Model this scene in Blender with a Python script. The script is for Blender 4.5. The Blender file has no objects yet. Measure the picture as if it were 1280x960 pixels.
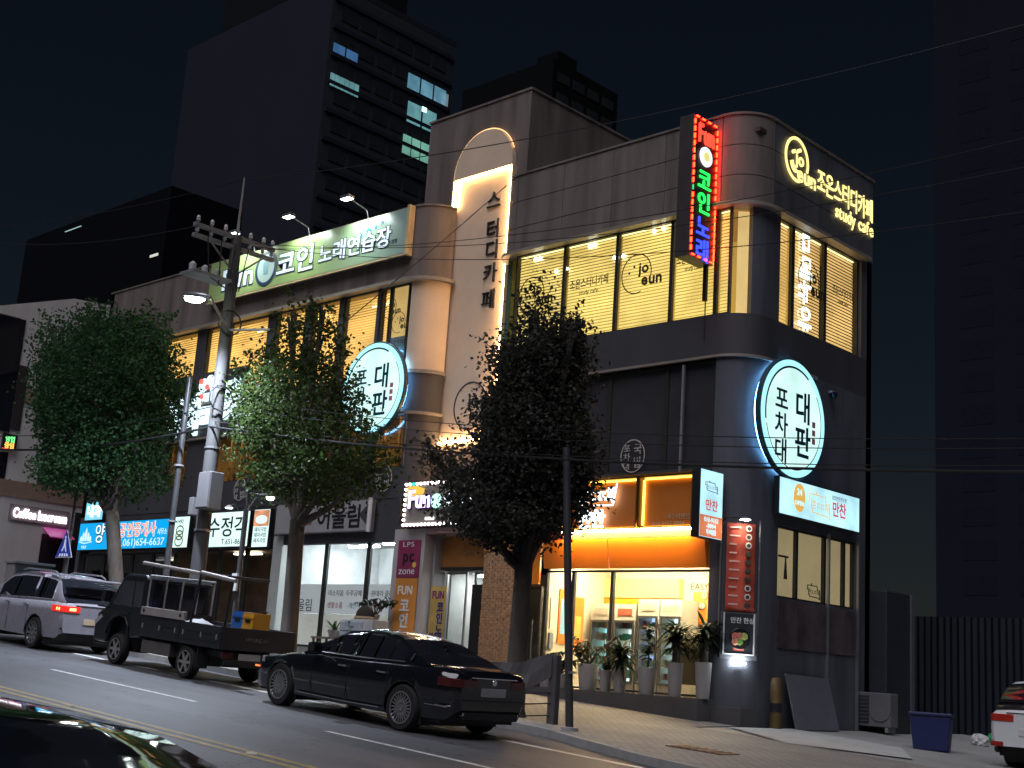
import bpy, bmesh, math, random
from mathutils import Vector, Matrix
rad = math.radians
random.seed(7)
sc = bpy.context.scene

# ------------------------------------------------------------------ camera
YAW, PITCH, ROLL, FOCAL = rad(134.084), rad(12.537), rad(3.848), 1627.6   # focal length in photo pixels (1280 wide)
EYE = Vector((0, 0, 1.9))
FW = Vector((math.cos(YAW)*math.cos(PITCH), math.sin(YAW)*math.cos(PITCH), math.sin(PITCH)))
_r = Vector((math.sin(YAW), -math.cos(YAW), 0)); _u = _r.cross(FW)
RT = _r*math.cos(ROLL) + _u*math.sin(ROLL)
UP = -_r*math.sin(ROLL) + _u*math.cos(ROLL)
cd = bpy.data.cameras.new('camera'); cam = bpy.data.objects.new('camera', cd)
sc.collection.objects.link(cam)
cd.sensor_width = 36; cd.lens = FOCAL/1280*36; cd.clip_end = 2000; cd.clip_start = .05
M3 = Matrix((RT, UP, -FW)).transposed()
cam.matrix_world = Matrix.Translation(EYE) @ M3.to_4x4()
sc.camera = cam

# ------------------------------------------------------------------ night sky, faint moonlit/city fill, exposure
w = bpy.data.worlds.new('World'); sc.world = w; w.use_nodes = True
nt = w.node_tree; bg = nt.nodes['Background']
sky = nt.nodes.new('ShaderNodeTexSky'); sky.sky_type = 'NISHITA'; sky.sun_disc = False
SUN_EL, SUN_AZ = rad(58), rad(162)
sky.sun_elevation = SUN_EL; sky.sun_rotation = SUN_AZ
nt.links.new(sky.outputs[0], bg.inputs[0]); bg.inputs[1].default_value = 0.0028
sl = bpy.data.lights.new('sun', 'SUN'); sun = bpy.data.objects.new('sun', sl); sc.collection.objects.link(sun)
sl.energy = 1.7; sl.angle = rad(50); sl.color = (.93, .92, 1.0)
sun.rotation_euler = (math.pi/2 - SUN_EL, 0, math.pi - SUN_AZ)
sun.location = (0, -20, 40)
vs = sc.view_settings
vs.view_transform = 'Standard'; vs.look = 'None'; vs.exposure = 0; vs.gamma = 1; vs.use_curve_mapping = False
sc.render.engine = 'CYCLES'
cy = sc.cycles
cy.use_denoising = True
cy.max_bounces = 4; cy.diffuse_bounces = 2; cy.glossy_bounces = 2; cy.transmission_bounces = 2; cy.transparent_max_bounces = 8
cy.use_adaptive_sampling = True; cy.adaptive_threshold = .025
cy.sample_clamp_indirect = 3.0
cy.caustics_reflective = False; cy.caustics_refractive = False

# ------------------------------------------------------------------ measuring helpers
S = 0.06            # the street climbs 6 % towards -X
YA = 25.0           # plane of the long facade
XB = -16.6          # plane of the side facade
def gz(x): return -S*x
def _ray(px, py): return FW*FOCAL + RT*(px-640) - UP*(py-480)
def onY(px, py, Y=YA):
    d = _ray(px, py); t = Y/d.y; return d.x*t, d.z*t + EYE.z
def onX(px, py, X=XB):
    d = _ray(px, py); t = X/d.x; return d.y*t, d.z*t + EYE.z
def onG(px, py, dz=0.0):
    d = _ray(px, py); t = (dz-EYE.z)/(d.z + S*d.x); return d.x*t, d.y*t

# ------------------------------------------------------------------ materials
_M = {}
def _nodes(name):
    m = bpy.data.materials.new(name); m.use_nodes = True
    return m, m.node_tree, m.node_tree.nodes['Principled BSDF']
def mat(name, col, rough=.6, metal=0., var=.12, scale=2.5, bump=0., bscale=30., coat=0., spec=.5, streak=0.):
    if name in _M: return _M[name]
    m, t, b = _nodes(name); N = t.nodes.new; L = t.links.new
    tc = N('ShaderNodeTexCoord')
    src = tc.outputs['Object']
    if streak:
        mp = N('ShaderNodeMapping'); mp.inputs['Scale'].default_value = (1, 1, .12); L(src, mp.inputs[0]); src2 = mp.outputs[0]
    else: src2 = src
    n = N('ShaderNodeTexNoise'); n.inputs['Scale'].default_value = scale; n.inputs['Detail'].default_value = 6; n.inputs['Roughness'].default_value = .6
    L(src2, n.inputs['Vector'])
    r = N('ShaderNodeMapRange'); r.inputs[1].default_value = .3; r.inputs[2].default_value = .7
    r.inputs[3].default_value = 1-var-streak; r.inputs[4].default_value = 1+var; L(n.outputs[0], r.inputs[0])
    mx = N('ShaderNodeVectorMath'); mx.operation = 'SCALE'; mx.inputs[0].default_value = col[:3]; L(r.outputs[0], mx.inputs['Scale'])
    L(mx.outputs[0], b.inputs['Base Color'])
    b.inputs['Metallic'].default_value = metal
    rr = N('ShaderNodeMapRange'); rr.inputs[3].default_value = max(0, rough-.08); rr.inputs[4].default_value = min(1, rough+.08); L(n.outputs[0], rr.inputs[0])
    L(rr.outputs[0], b.inputs['Roughness'])
    b.inputs['Specular IOR Level'].default_value = spec
    if coat: b.inputs['Coat Weight'].default_value = coat; b.inputs['Coat Roughness'].default_value = .04
    if bump:
        n2 = N('ShaderNodeTexNoise'); n2.inputs['Scale'].default_value = bscale; n2.inputs['Detail'].default_value = 4; L(src, n2.inputs['Vector'])
        bp = N('ShaderNodeBump'); bp.inputs['Strength'].default_value = bump; bp.inputs['Distance'].default_value = .02; L(n2.outputs[0], bp.inputs['Height']); L(bp.outputs[0], b.inputs['Normal'])
    _M[name] = m; return m
def emit(name, col, st, base=None, rough=.4, var=0., scale=1.5):
    if name in _M: return _M[name]
    m, t, b = _nodes(name); N = t.nodes.new; L = t.links.new
    b.inputs['Base Color'].default_value = (*(base or [c*.6 for c in col]), 1)
    b.inputs['Roughness'].default_value = rough
    b.inputs['Emission Color'].default_value = (*col, 1); b.inputs['Emission Strength'].default_value = st
    if var:
        tc = N('ShaderNodeTexCoord'); n = N('ShaderNodeTexNoise'); n.inputs['Scale'].default_value = scale; n.inputs['Detail'].default_value = 2
        L(tc.outputs['Object'], n.inputs['Vector'])
        r = N('ShaderNodeMapRange'); r.inputs[1].default_value = .3; r.inputs[2].default_value = .7
        r.inputs[3].default_value = st*(1-var); r.inputs[4].default_value = st*(1+var); L(n.outputs[0], r.inputs[0]); L(r.outputs[0], b.inputs['Emission Strength'])
    _M[name] = m; return m
def glass(name, tint=(1, 1, 1), refl=1.0, rough=.02):
    if name in _M: return _M[name]
    m = bpy.data.materials.new(name); m.use_nodes = True; t = m.node_tree; t.nodes.clear(); N = t.nodes.new; L = t.links.new
    tr = N('ShaderNodeBsdfTransparent'); tr.inputs[0].default_value = (*tint, 1)
    g = N('ShaderNodeBsdfGlossy'); g.inputs['Roughness'].default_value = rough; g.inputs['Color'].default_value = (refl, refl, refl, 1)
    lw_ = N('ShaderNodeLayerWeight'); lw_.inputs['Blend'].default_value = .5
    pw = N('ShaderNodeMath'); pw.operation = 'POWER'; pw.inputs[1].default_value = 5; L(lw_.outputs['Facing'], pw.inputs[0])
    f = N('ShaderNodeMath'); f.operation = 'MULTIPLY_ADD'; f.inputs[1].default_value = .9; f.inputs[2].default_value = .045; L(pw.outputs[0], f.inputs[0])
    mx = N('ShaderNodeMixShader'); L(f.outputs[0], mx.inputs[0]); L(tr.outputs[0], mx.inputs[1]); L(g.outputs[0], mx.inputs[2])
    o = N('ShaderNodeOutputMaterial'); L(mx.outputs[0], o.inputs[0])
    _M[name] = m; return m

# ------------------------------------------------------------------ mesh helpers
class MB:
    def __init__(s): s.v = []; s.f = []
    def add(s, vs, fs):
        o = len(s.v); s.v += [tuple(p) for p in vs]; s.f += [tuple(i+o for i in f) for f in fs]; return s
    def box(s, x0, x1, y0, y1, z0, z1):
        if x0 > x1: x0, x1 = x1, x0
        if y0 > y1: y0, y1 = y1, y0
        if z0 > z1: z0, z1 = z1, z0
        return s.add([(x0,y0,z0),(x1,y0,z0),(x1,y1,z0),(x0,y1,z0),(x0,y0,z1),(x1,y0,z1),(x1,y1,z1),(x0,y1,z1)],
                     [(3,2,1,0),(4,5,6,7),(0,1,5,4),(1,2,6,5),(2,3,7,6),(3,0,4,7)])
    def quad(s, *p): return s.add(p, [tuple(range(len(p)))])
    def prism(s, poly, a0, a1, ax='y'):
        n = len(poly)
        def P(u, v, a): return (u, a, v) if ax == 'y' else ((a, u, v) if ax == 'x' else (u, v, a))
        vs = [P(u, v, a0) for u, v in poly] + [P(u, v, a1) for u, v in poly]
        return s.add(vs, [tuple(range(n)), tuple(range(2*n-1, n-1, -1))] + [(i, i+n, (i+1) % n+n, (i+1) % n) for i in range(n)])
    def tube(s, pts, rs, n=8, cap=True):
        pts = [Vector(p) for p in pts]
        if not hasattr(rs, '__len__'): rs = [rs]*len(pts)
        vs = []; prev = None
        for i, p in enumerate(pts):
            d = (pts[min(i+1, len(pts)-1)] - pts[max(i-1, 0)]).normalized()
            a = prev if prev is not None else (Vector((0, 0, 1)) if abs(d.z) < .9 else Vector((1, 0, 0)))
            u = (a - d*a.dot(d)).normalized(); prev = u; v = d.cross(u)
            vs += [p + (u*math.cos(2*math.pi*k/n) + v*math.sin(2*math.pi*k/n))*rs[i] for k in range(n)]
        fs = [(i*n+k, i*n+(k+1) % n, (i+1)*n+(k+1) % n, (i+1)*n+k) for i in range(len(pts)-1) for k in range(n)]
        if cap: fs += [tuple(range(n-1, -1, -1)), tuple(range((len(pts)-1)*n, len(pts)*n))]
        return s.add(vs, fs)
    def lathe(s, prof, n=24, c=(0, 0, 0), ax='z', cap=True):
        vs = []
        for r, h in prof:
            for k in range(n):
                a = 2*math.pi*k/n; x, y = r*math.cos(a), r*math.sin(a)
                vs.append((c[0]+x, c[1]+y, c[2]+h) if ax == 'z' else ((c[0]+x, c[1]+h, c[2]+y) if ax == 'y' else (c[0]+h, c[1]+x, c[2]+y)))
        m = len(prof)
        fs = [(i*n+k, i*n+(k+1) % n, (i+1)*n+(k+1) % n, (i+1)*n+k) for i in range(m-1) for k in range(n)]
        if cap and prof[0][0] > 1e-4: fs.append(tuple(range(n-1, -1, -1)))
        if cap and prof[-1][0] > 1e-4: fs.append(tuple(range((m-1)*n, m*n)))
        return s.add(vs, fs)
    def wall(s, path, th, z0, z1):
        """solid band that follows an open plan path; th = thickness to the left of the walking direction"""
        n = len(path); P = [Vector(p) for p in path]; inn = []
        for i in range(n):
            a = (P[i]-P[i-1]).normalized() if i else (P[1]-P[0]).normalized()
            b = (P[i+1]-P[i]).normalized() if i < n-1 else a
            na, nb = Vector((-a.y, a.x)), Vector((-b.y, b.x)); m = (na+nb)
            m = m.normalized() if m.length > 1e-6 else na
            inn.append(P[i] + m*(th/max(.3, m.dot(na))))
        vs = [(p.x, p.y, z) for z in (z0, z1) for p in P] + [(p.x, p.y, z) for z in (z0, z1) for p in inn]
        fs = []
        for i in range(n-1):
            o0, o1, t0, t1 = i, i+1, n+i, n+i+1; q = 2*n
            fs += [(o0, o1, t1, t0), (q+o1, q+o0, q+t0, q+t1), (t0, t1, q+t1, q+t0), (o1, o0, q+o0, q+o1)]
        fs += [(0, n, 3*n, 2*n), (n-1, 3*n-1, 4*n-1, 2*n-1)]
        return s.add(vs, fs)
    def mesh(s, name, m):
        me = bpy.data.meshes.new(name); me.from_pydata(s.v, [], s.f); me.update()
        bm = bmesh.new(); bm.from_mesh(me); bmesh.ops.recalc_face_normals(bm, faces=bm.faces); bm.to_mesh(me); bm.free()
        if m: me.materials.append(m)
        return me
    def build(s, name, m, parent=None, smooth=False, bevel=0., loc=None, rot=None):
        me = s.mesh(name, m); o = bpy.data.objects.new(name, me); sc.collection.objects.link(o); o.parent = parent
        if loc: o.location = loc
        if rot: o.rotation_euler = rot
        if smooth:
            me.shade_smooth()
            try: me.set_sharp_from_angle(angle=rad(40))
            except Exception: pass
        if bevel:
            b = o.modifiers.new('bevel', 'BEVEL'); b.width = bevel; b.segments = 2; b.limit_method = 'ANGLE'; b.angle_limit = rad(50)
        return o
def B(*a): return MB().box(*a)
def arc(cx, cy, r, a0, a1, n=10): return [(cx+r*math.cos(rad(a0+(a1-a0)*i/n)), cy+r*math.sin(rad(a0+(a1-a0)*i/n))) for i in range(n+1)]
def ell(cx, cz, rx, rz, n=40): return [(cx+rx*math.cos(2*math.pi*i/n), cz+rz*math.sin(2*math.pi*i/n)) for i in range(n)]
def annulus(mb, cx, cz, rx, rz, w, y0, y1, n=48, a0=0, a1=360):
    full = abs(a1-a0) >= 360
    P = []
    for i in range(n if full else n+1):
        a = rad(a0 + (a1-a0)*i/n); c, s_ = math.cos(a), math.sin(a)
        P.append([(cx+rx*c, y0, cz+rz*s_), (cx+(rx-w)*c, y0, cz+(rz-w)*s_), (cx+(rx-w)*c, y1, cz+(rz-w)*s_), (cx+rx*c, y1, cz+rz*s_)])
    k = len(P); vs = [p for q in P for p in q]; fs = []
    for i in range(k if full else k-1):
        j = (i+1) % k
        fs += [(i*4+a, i*4+(a+1) % 4, j*4+(a+1) % 4, j*4+a) for a in range(4)]
    return mb.add(vs, fs)

def tag(o, label, cat, group=None, kind=None):
    o['label'] = label; o['category'] = cat
    if group: o['group'] = group
    if kind: o['kind'] = kind
    return o
def thing(name, label, cat, loc=(0, 0, 0), rotz=0., group=None, rot=None):
    o = bpy.data.objects.new(name, None); sc.collection.objects.link(o); o.location = loc
    o.rotation_euler = rot or (0, 0, rotz); o.empty_display_size = .2
    return tag(o, label, cat, group)
def struct(o, label=None): 
    o['kind'] = 'structure'
    if label: o['label'] = label
    return o
def copy_tree(o, parent=None):
    kids = list(o.children)
    c = o.copy(); sc.collection.objects.link(c); c.parent = parent
    for k in kids: copy_tree(k, c)
    return c

# ------------------------------------------------------------------ lettering: every character is a small solid of its own
_G = {}; _GB = {}; _GO = []
def glyph(ch, m, bold=0.):
    k = (ch, m.name, bold)
    if k in _G: return _G[k]
    kb = (ch, bold)
    if kb not in _GB:
        if not _GO:
            c = bpy.data.curves.new('letter', 'FONT'); c.size = 1; c.extrude = .5; c.resolution_u = 3
            _GO.append(bpy.data.objects.new('letter', c))
        c = _GO[0].data; c.body = ch; c.offset = bold
        me = bpy.data.meshes.new_from_object(_GO[0])
        me.transform(Matrix(((1,0,0,0),(0,0,-1,0),(0,1,0,0),(0,0,0,1)))); me.materials.clear(); _GB[kb] = me
        me = me.copy()
    else: me = _GB[kb].copy()
    me.materials.append(m); me.name = 'letter'
    xs = [v.co.x for v in me.vertices] or [0, .28]
    adv = .92 if ord(ch) > 0x1100 else (max(xs) + max(.05, min(xs)) if ch != ' ' else .26)
    _G[k] = (me, adv); return _G[k]
def letters(parent, s, x, z, h, m, w=None, y=0., depth=.02, bold=0., down=False, center=False, roll=0., name='letter', pitch=None):
    """s starts at (x, z) = left end of the baseline (top of the column when down); h = em height"""
    out = []; g = [glyph(c, m, bold) for c in s]
    total = sum(a for _, a in g)*h
    sx = h if w is None or down else h*w/total
    cx = x - (total*sx/h/2 if center and not down else 0); cz = z
    for (me, a), ch in zip(g, s):
        if ch != ' ':
            o = bpy.data.objects.new(name, me); sc.collection.objects.link(o); o.parent = parent
            if down:
                ww = w or h
                o.scale = (ww, depth, h)
                o.location = (x - a*ww/2, y, cz - h*.86)
            else:
                o.location = (cx, y, cz); o.scale = (sx, depth, h)
            if roll:
                o.rotation_euler = (0, roll, 0)
            out.append(o)
        if down: cz -= (pitch or h*1.02)
        else: cx += a*sx
    return out

# ------------------------------------------------------------------ palette
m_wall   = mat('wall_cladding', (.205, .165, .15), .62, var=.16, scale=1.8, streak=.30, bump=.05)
m_wall2  = mat('wall_dark', (.06, .058, .068), .6, var=.12, scale=.9, streak=.10, bump=.05)
m_side   = mat('side_wall', (.105, .108, .135), .55, var=.16, scale=1.6, streak=.28, bump=.05)  # blue glow on the lane side tinted into this colour
m_cream  = mat('cream_plaster', (.80, .60, .44), .7, var=.06, scale=1.2, bump=.04)
m_trim   = mat('trim_metal', (.32, .28, .24), .45, metal=.2, var=.1)
m_frame  = mat('window_frame', (.03, .028, .026), .5, var=.1)
m_alu    = mat('aluminium', (.45, .46, .48), .35, metal=.8, var=.08)
m_black  = mat('black_metal', (.015, .015, .018), .45, var=.1)
m_white  = mat('white_paint', (.72, .72, .74), .45, var=.05)
m_grey   = mat('grey_metal', (.28, .28, .30), .5, metal=.3, var=.12)
m_conc   = mat('concrete', (.33, .32, .31), .85, var=.16, scale=3, bump=.15, streak=.1)
m_glass  = glass('clear_glass', (.93, .95, .95))
m_dglass = mat('dark_glass', (.012, .013, .018), .06, var=.05, spec=.6)
m_ink    = mat('ink_black', (.012, .012, .014), .5, var=.05)
m_cable  = mat('cable_rubber', (.012, .012, .014), .6, var=.1)
e_white  = emit('light_white', (1, .97, .92), 6)
e_warm   = emit('light_warm', (1, .72, .34), 7)

# ================================================================== ground, road, pavement
def slope_sheet(name, poly, dz, m, th=0.0):
    mb = MB(); n = len(poly)
    top = [(x, y, gz(x)+dz) for x, y in poly]
    if th:
        vs = top + [(x, y, gz(x)+dz-th) for x, y in poly]
        mb.add(vs, [tuple(range(n))] + [(i, i+n, (i+1) % n+n, (i+1) % n) for i in range(n)])
    else: mb.quad(*top)
    return struct(mb.build(name, m))
def ground_mat(name, col, var, s1, s2, rough, bump, bs, brick=None, cracks=False):
    m, t, b = _nodes(name); N = t.nodes.new; L = t.links.new
    tc = N('ShaderNodeTexCoord'); P = tc.outputs['Object']
    n1 = N('ShaderNodeTexNoise'); n1.inputs['Scale'].default_value = s1; n1.inputs['Detail'].default_value = 5; L(P, n1.inputs[0])
    n2 = N('ShaderNodeTexNoise'); n2.inputs['Scale'].default_value = s2; n2.inputs['Detail'].default_value = 3; L(P, n2.inputs[0])
    ad = N('ShaderNodeMath'); ad.operation = 'ADD'; L(n1.outputs[0], ad.inputs[0]); L(n2.outputs[0], ad.inputs[1])
    r = N('ShaderNodeMapRange'); r.inputs[1].default_value = .65; r.inputs[2].default_value = 1.35; r.inputs[3].default_value = 1-var; r.inputs[4].default_value = 1+var; L(ad.outputs[0], r.inputs[0])
    mx = N('ShaderNodeVectorMath'); mx.operation = 'SCALE'; mx.inputs[0].default_value = col; L(r.outputs[0], mx.inputs['Scale'])
    out = mx.outputs[0]; hgt = n2.outputs[0]
    if cracks:
        vo = N('ShaderNodeTexVoronoi'); vo.feature = 'DISTANCE_TO_EDGE'; vo.inputs['Scale'].default_value = .32
        nd = N('ShaderNodeTexNoise'); nd.inputs['Scale'].default_value = 1.6; nd.inputs['Detail'].default_value = 4; L(P, nd.inputs[0])
        mv = N('ShaderNodeMix'); mv.data_type = 'VECTOR'; mv.inputs['Factor'].default_value = .28; L(P, mv.inputs['A']); 
        sc_ = N('ShaderNodeVectorMath'); sc_.operation = 'SCALE'; sc_.inputs['Scale'].default_value = 6; L(nd.outputs['Color'], sc_.inputs[0]); L(sc_.outputs[0], mv.inputs['B']); L(mv.outputs['Result'], vo.inputs['Vector'])
        cr = N('ShaderNodeMapRange'); cr.inputs[1].default_value = .002; cr.inputs[2].default_value = .012; cr.inputs[3].default_value = .45; cr.inputs[4].default_value = 1; L(vo.outputs['Distance'], cr.inputs[0])
        st_ = N('ShaderNodeTexNoise'); st_.inputs['Scale'].default_value = .9; st_.inputs['Detail'].default_value = 2
        mp_ = N('ShaderNodeMapping'); mp_.inputs['Scale'].default_value = (.12, 1, 1); L(P, mp_.inputs[0]); L(mp_.outputs[0], st_.inputs[0])
        sr = N('ShaderNodeMapRange'); sr.inputs[1].default_value = .35; sr.inputs[2].default_value = .65; sr.inputs[3].default_value = .72; sr.inputs[4].default_value = 1.2; L(st_.outputs[0], sr.inputs[0])
        mu = N('ShaderNodeMath'); mu.operation = 'MULTIPLY'; L(cr.outputs[0], mu.inputs[0]); L(sr.outputs[0], mu.inputs[1])
        m3 = N('ShaderNodeVectorMath'); m3.operation = 'SCALE'; L(out, m3.inputs[0]); L(mu.outputs[0], m3.inputs['Scale']); out = m3.outputs[0]
    if brick:
        bk = N('ShaderNodeTexBrick'); bk.inputs['Scale'].default_value = 1/brick; bk.inputs['Color1'].default_value = (1.08,1.05,1.02,1); bk.inputs['Color2'].default_value = (.86,.88,.9,1); bk.inputs['Mortar'].default_value = (.55,.55,.55,1)
        bk.inputs['Mortar Size'].default_value = .03; bk.offset = .5; L(P, bk.inputs['Vector'])
        mm = N('ShaderNodeVectorMath'); mm.operation = 'MULTIPLY'; L(out, mm.inputs[0]); L(bk.outputs['Color'], mm.inputs[1]); out = mm.outputs[0]
        hh = N('ShaderNodeMath'); hh.operation = 'SUBTRACT'; L(n2.outputs[0], hh.inputs[0]); L(bk.outputs['Fac'], hh.inputs[1]); hgt = hh.outputs[0]
    L(out, b.inputs['Base Color']); b.inputs['Roughness'].default_value = rough
    bp = N('ShaderNodeBump'); bp.inputs['Strength'].default_value = bump; bp.inputs['Distance'].default_value = .01; L(hgt, bp.inputs['Height']); L(bp.outputs[0], b.inputs['Normal'])
    return m
m_asph = ground_mat('asphalt', (.080, .080, .088), .35, .35, 60, .6, .6, 1, cracks=True)
m_pave = ground_mat('paving_blocks', (.25, .24, .235), .35, .5, 25, .75, .7, 1, brick=.5)
m_slab = ground_mat('concrete_apron', (.27, .27, .265), .22, .4, 14, .8, .4, 1)
m_earth = ground_mat('ground_earth', (.06, .06, .06), .3, .2, 8, .9, .3, 1)
m_line = mat('road_paint_white', (.58, .58, .57), .6, var=.40, scale=9)
m_yel  = mat('road_paint_yellow', (.30, .22, .07), .6, var=.45, scale=8)
m_kerb = mat('kerb_stone', (.30, .29, .28), .8, var=.15, scale=4, bump=.2)

slope_sheet('ground', [(-400, -300), (160, -300), (160, 500), (-400, 500)], -.06, m_earth)
KERB = [(-120, 17.1), (-16.2, 17.1), (-15.0, 16.95), (-13.9, 16.5), (-12.2, 15.9), (-9.0, 15.4), (12, 15.4)]
slope_sheet('road', [(-140, -1.2), (60, -1.2), (60, 17.6), (-140, 17.6)], 0, m_asph)
slope_sheet('pavement', [(x, y+.14) for x, y in KERB] + [(12, 22.8), (-16.2, 22.8), (-16.62, 24.95), (-120, 24.95)], .12, m_pave, .2)
slope_sheet('side_lane', [(-16.5, 22.8), (12, 22.8), (12, 60), (-16.5, 60)], .10, m_slab, .12)
# lighter concrete patch at the mouth of the lane
slope_sheet('concrete_patch', [(-16.3, 24.2), (-13.9, 22.6), (-11.9, 23.8), (-13.4, 26.3), (-16.3, 26.9)], .127, mat('fresh_concrete', (.40, .41, .41), .8, var=.14, scale=2, bump=.1))
# far pavement on the camera's side
slope_sheet('near_pavement', [(-140, -6), (60, -6), (60, -1.2), (-140, -1.2)], .12, m_pave, .2)
# kerb stones, one block each
kerb = bpy.data.objects.new('kerb', None); sc.collection.objects.link(kerb); struct(kerb)
random.seed(3)
def poly_walk(path, step):
    out = []
    for a, b in zip(path, path[1:]):
        a, b = Vector(a), Vector(b); n = max(1, round((b-a).length/step))
        out += [(a+(b-a)*i/n, a+(b-a)*(i+1)/n) for i in range(n)]
    return out
for a, b in poly_walk([(-56, 17.1)] + KERB[1:-1] + [(-6, 15.4)], 1.0):
    d = (b-a).normalized(); nrm = Vector((-d.y, d.x)); g = .006; j = random.uniform(-.006, .006)
    A0, B0 = a+d*g, b-d*g
    P = [A0, B0, B0+nrm*.15, A0+nrm*.15]
    vs = [(p.x, p.y, gz(p.x)-.05) for p in P] + [(p.x, p.y, gz(p.x)+.128+j) for p in P]
    MB().add(vs, [(3,2,1,0),(4,5,6,7),(0,1,5,4),(1,2,6,5),(2,3,7,6),(3,0,4,7)]).build('kerb_stone', m_kerb, kerb)
# painted markings
def stripe(name, x0, x1, y0, y1, m, dz=.004):
    return struct(MB().quad((x0, y0, gz(x0)+dz), (x1, y0, gz(x1)+dz), (x1, y1, gz(x1)+dz), (x0, y1, gz(x0)+dz)).build(name, m))
stripe('edge_line', -70, -6, 15.35, 15.52, m_line)
for k in range(-3, 4): stripe('lane_dash', -23.6+k*8.3, -18.7+k*8.3, 12.36, 12.47, m_line)
for y in (9.32, 9.58): stripe('centre_line', -80, 10, y, y+.13, m_yel)
for i, (px, py) in enumerate([(68, 883), (306, 943)]):
    x, y = onG(px, py); o = MB().prism([(-.06, 0), (.06, 0), (.04, .025), (-.04, .025)], -.05, .05).build('road_stud', mat('stud_reflector', (.75, .72, .62), .3, var=.05), loc=(x, 9.5, gz(x)+.002), bevel=.004)
    tag(o, ['small pale road stud on the yellow centre line, left one', 'small pale road stud on the yellow centre line, right one'][i], 'road stud', 'road studs along the centre line')
x, y = onG(878, 938, .12); mh = thing('drain_cover', 'rust brown square drain cover set in the pavement', 'drain cover', (x, y, gz(x)+.123), rot=(0, math.atan(S), rad(8)))
B(-.5, .5, -.35, .35, 0, .012).build('frame', mat('rusty_steel', (.20, .12, .08), .7, var=.3, scale=8), mh)
for k in range(6): B(-.44+k*.15, -.36+k*.15, -.3, .3, .012, .022).build('bar', mat('rusty_bar', (.26, .16, .10), .65, var=.3, scale=9), mh)

# ================================================================== corner building (right wing, arch tower, left wing)
bld = thing('commercial_building', 'long three storey corner building with curved corner, lit yellow windows and arched tower', 'building', (XB, YA, 1.0))
OFF = Vector((-XB, -YA, -1.0))
class WB(MB):
    def build(s, name, m, parent=None, **k):
        # geometry is given in world metres; parts under the building's empty are shifted to its origin
        if parent is bld or (parent is not None and parent.get('under_bld')):
            s.v = [(x+OFF.x, y+OFF.y, z+OFF.z) for x, y, z in s.v]
        o = MB.build(s, name, m, parent, **k)
        o['under_bld'] = 1; return o
def W(*a): return WB().box(*a)
Z3T, Z3B, ZTOP = 13.38, 10.66, 15.75
ARC = arc(-17.5, 25.9, .9, 270, 360, 12)
LARC = arc(-24.45, 25.55, .55, 180, 270, 8)
PATH_R = [(-25.0, 30.6)] + [(-25.0, 26.3)] + LARC + ARC + [(XB, 30.85)]
# parapet: a backing wall and clad panels with open joints
WB().wall(PATH_R[1:], .25, Z3T+.02, ZTOP-.02).build('parapet', mat('joint_dark', (.05, .045, .045), .8), bld)
flatA = [-24.45 + (-17.5+24.45)*i/4 for i in range(5)]
rows = [(Z3T+.03, 14.16), (14.18, 14.95), (14.97, ZTOP)]
for z0, z1 in rows:
    for a, b in zip(flatA, flatA[1:]): W(a+.006, b-.006, 24.965, 25.0, z0, z1).build('cladding_panel', m_wall, bld)
    WB().wall([(p[0]-.0, p[1]) for p in arc(-24.45, 25.55, .585, 180, 269, 8)], .035, z0, z1).build('cladding_panel', m_wall, bld, smooth=True)
    WB().wall(arc(-17.5, 25.9, .935, 271, 359, 14), .035, z0, z1).build('cladding_panel', m_wall, bld, smooth=True)
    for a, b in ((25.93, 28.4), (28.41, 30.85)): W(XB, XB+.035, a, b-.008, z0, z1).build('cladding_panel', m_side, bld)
WB().wall([(-25.06, 26.3)] + arc(-24.45, 25.55, .62, 180, 270, 8) + arc(-17.5, 25.9, .97, 270, 360, 12) + [(XB+.07, 30.88)], .33, ZTOP, ZTOP+.06).build('coping', m_wall, bld)
# cornice lip over the top-floor windows
WB().wall([(-25.2, 26.0)] + arc(-24.45, 25.55, .75, 185, 270, 8) + arc(-17.5, 25.9, 1.1, 270, 360, 14) + [(XB+.2, 30.5)], .45, Z3T-.02, Z3T+.07).build('cornice', m_trim, bld, smooth=False)
# spandrel between 2nd and 3rd floor, and the sill ledge
WB().wall([(-25.0, 26.3)] + LARC + ARC + [(XB, 30.85)], .25, 9.62, Z3B).build('spandrel', m_wall2, bld, smooth=True)
WB().wall([(-25.05, 26.3)] + arc(-24.45, 25.55, .63, 180, 270, 8) + arc(-17.5, 25.9, .98, 270, 360, 12) + [(XB+.08, 28.0)], .1, 9.58, 9.64).build('ledge', m_trim, bld)
# top-floor piers
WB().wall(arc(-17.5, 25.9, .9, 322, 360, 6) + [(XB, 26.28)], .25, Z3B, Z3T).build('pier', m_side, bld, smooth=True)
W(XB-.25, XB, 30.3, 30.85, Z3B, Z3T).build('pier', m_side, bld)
WB().wall(LARC[:4], .12, Z3B, Z3T).build('corner_pane', mat('green_glass', (.10, .16, .12), .1, var=.1), bld, smooth=True)
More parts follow.
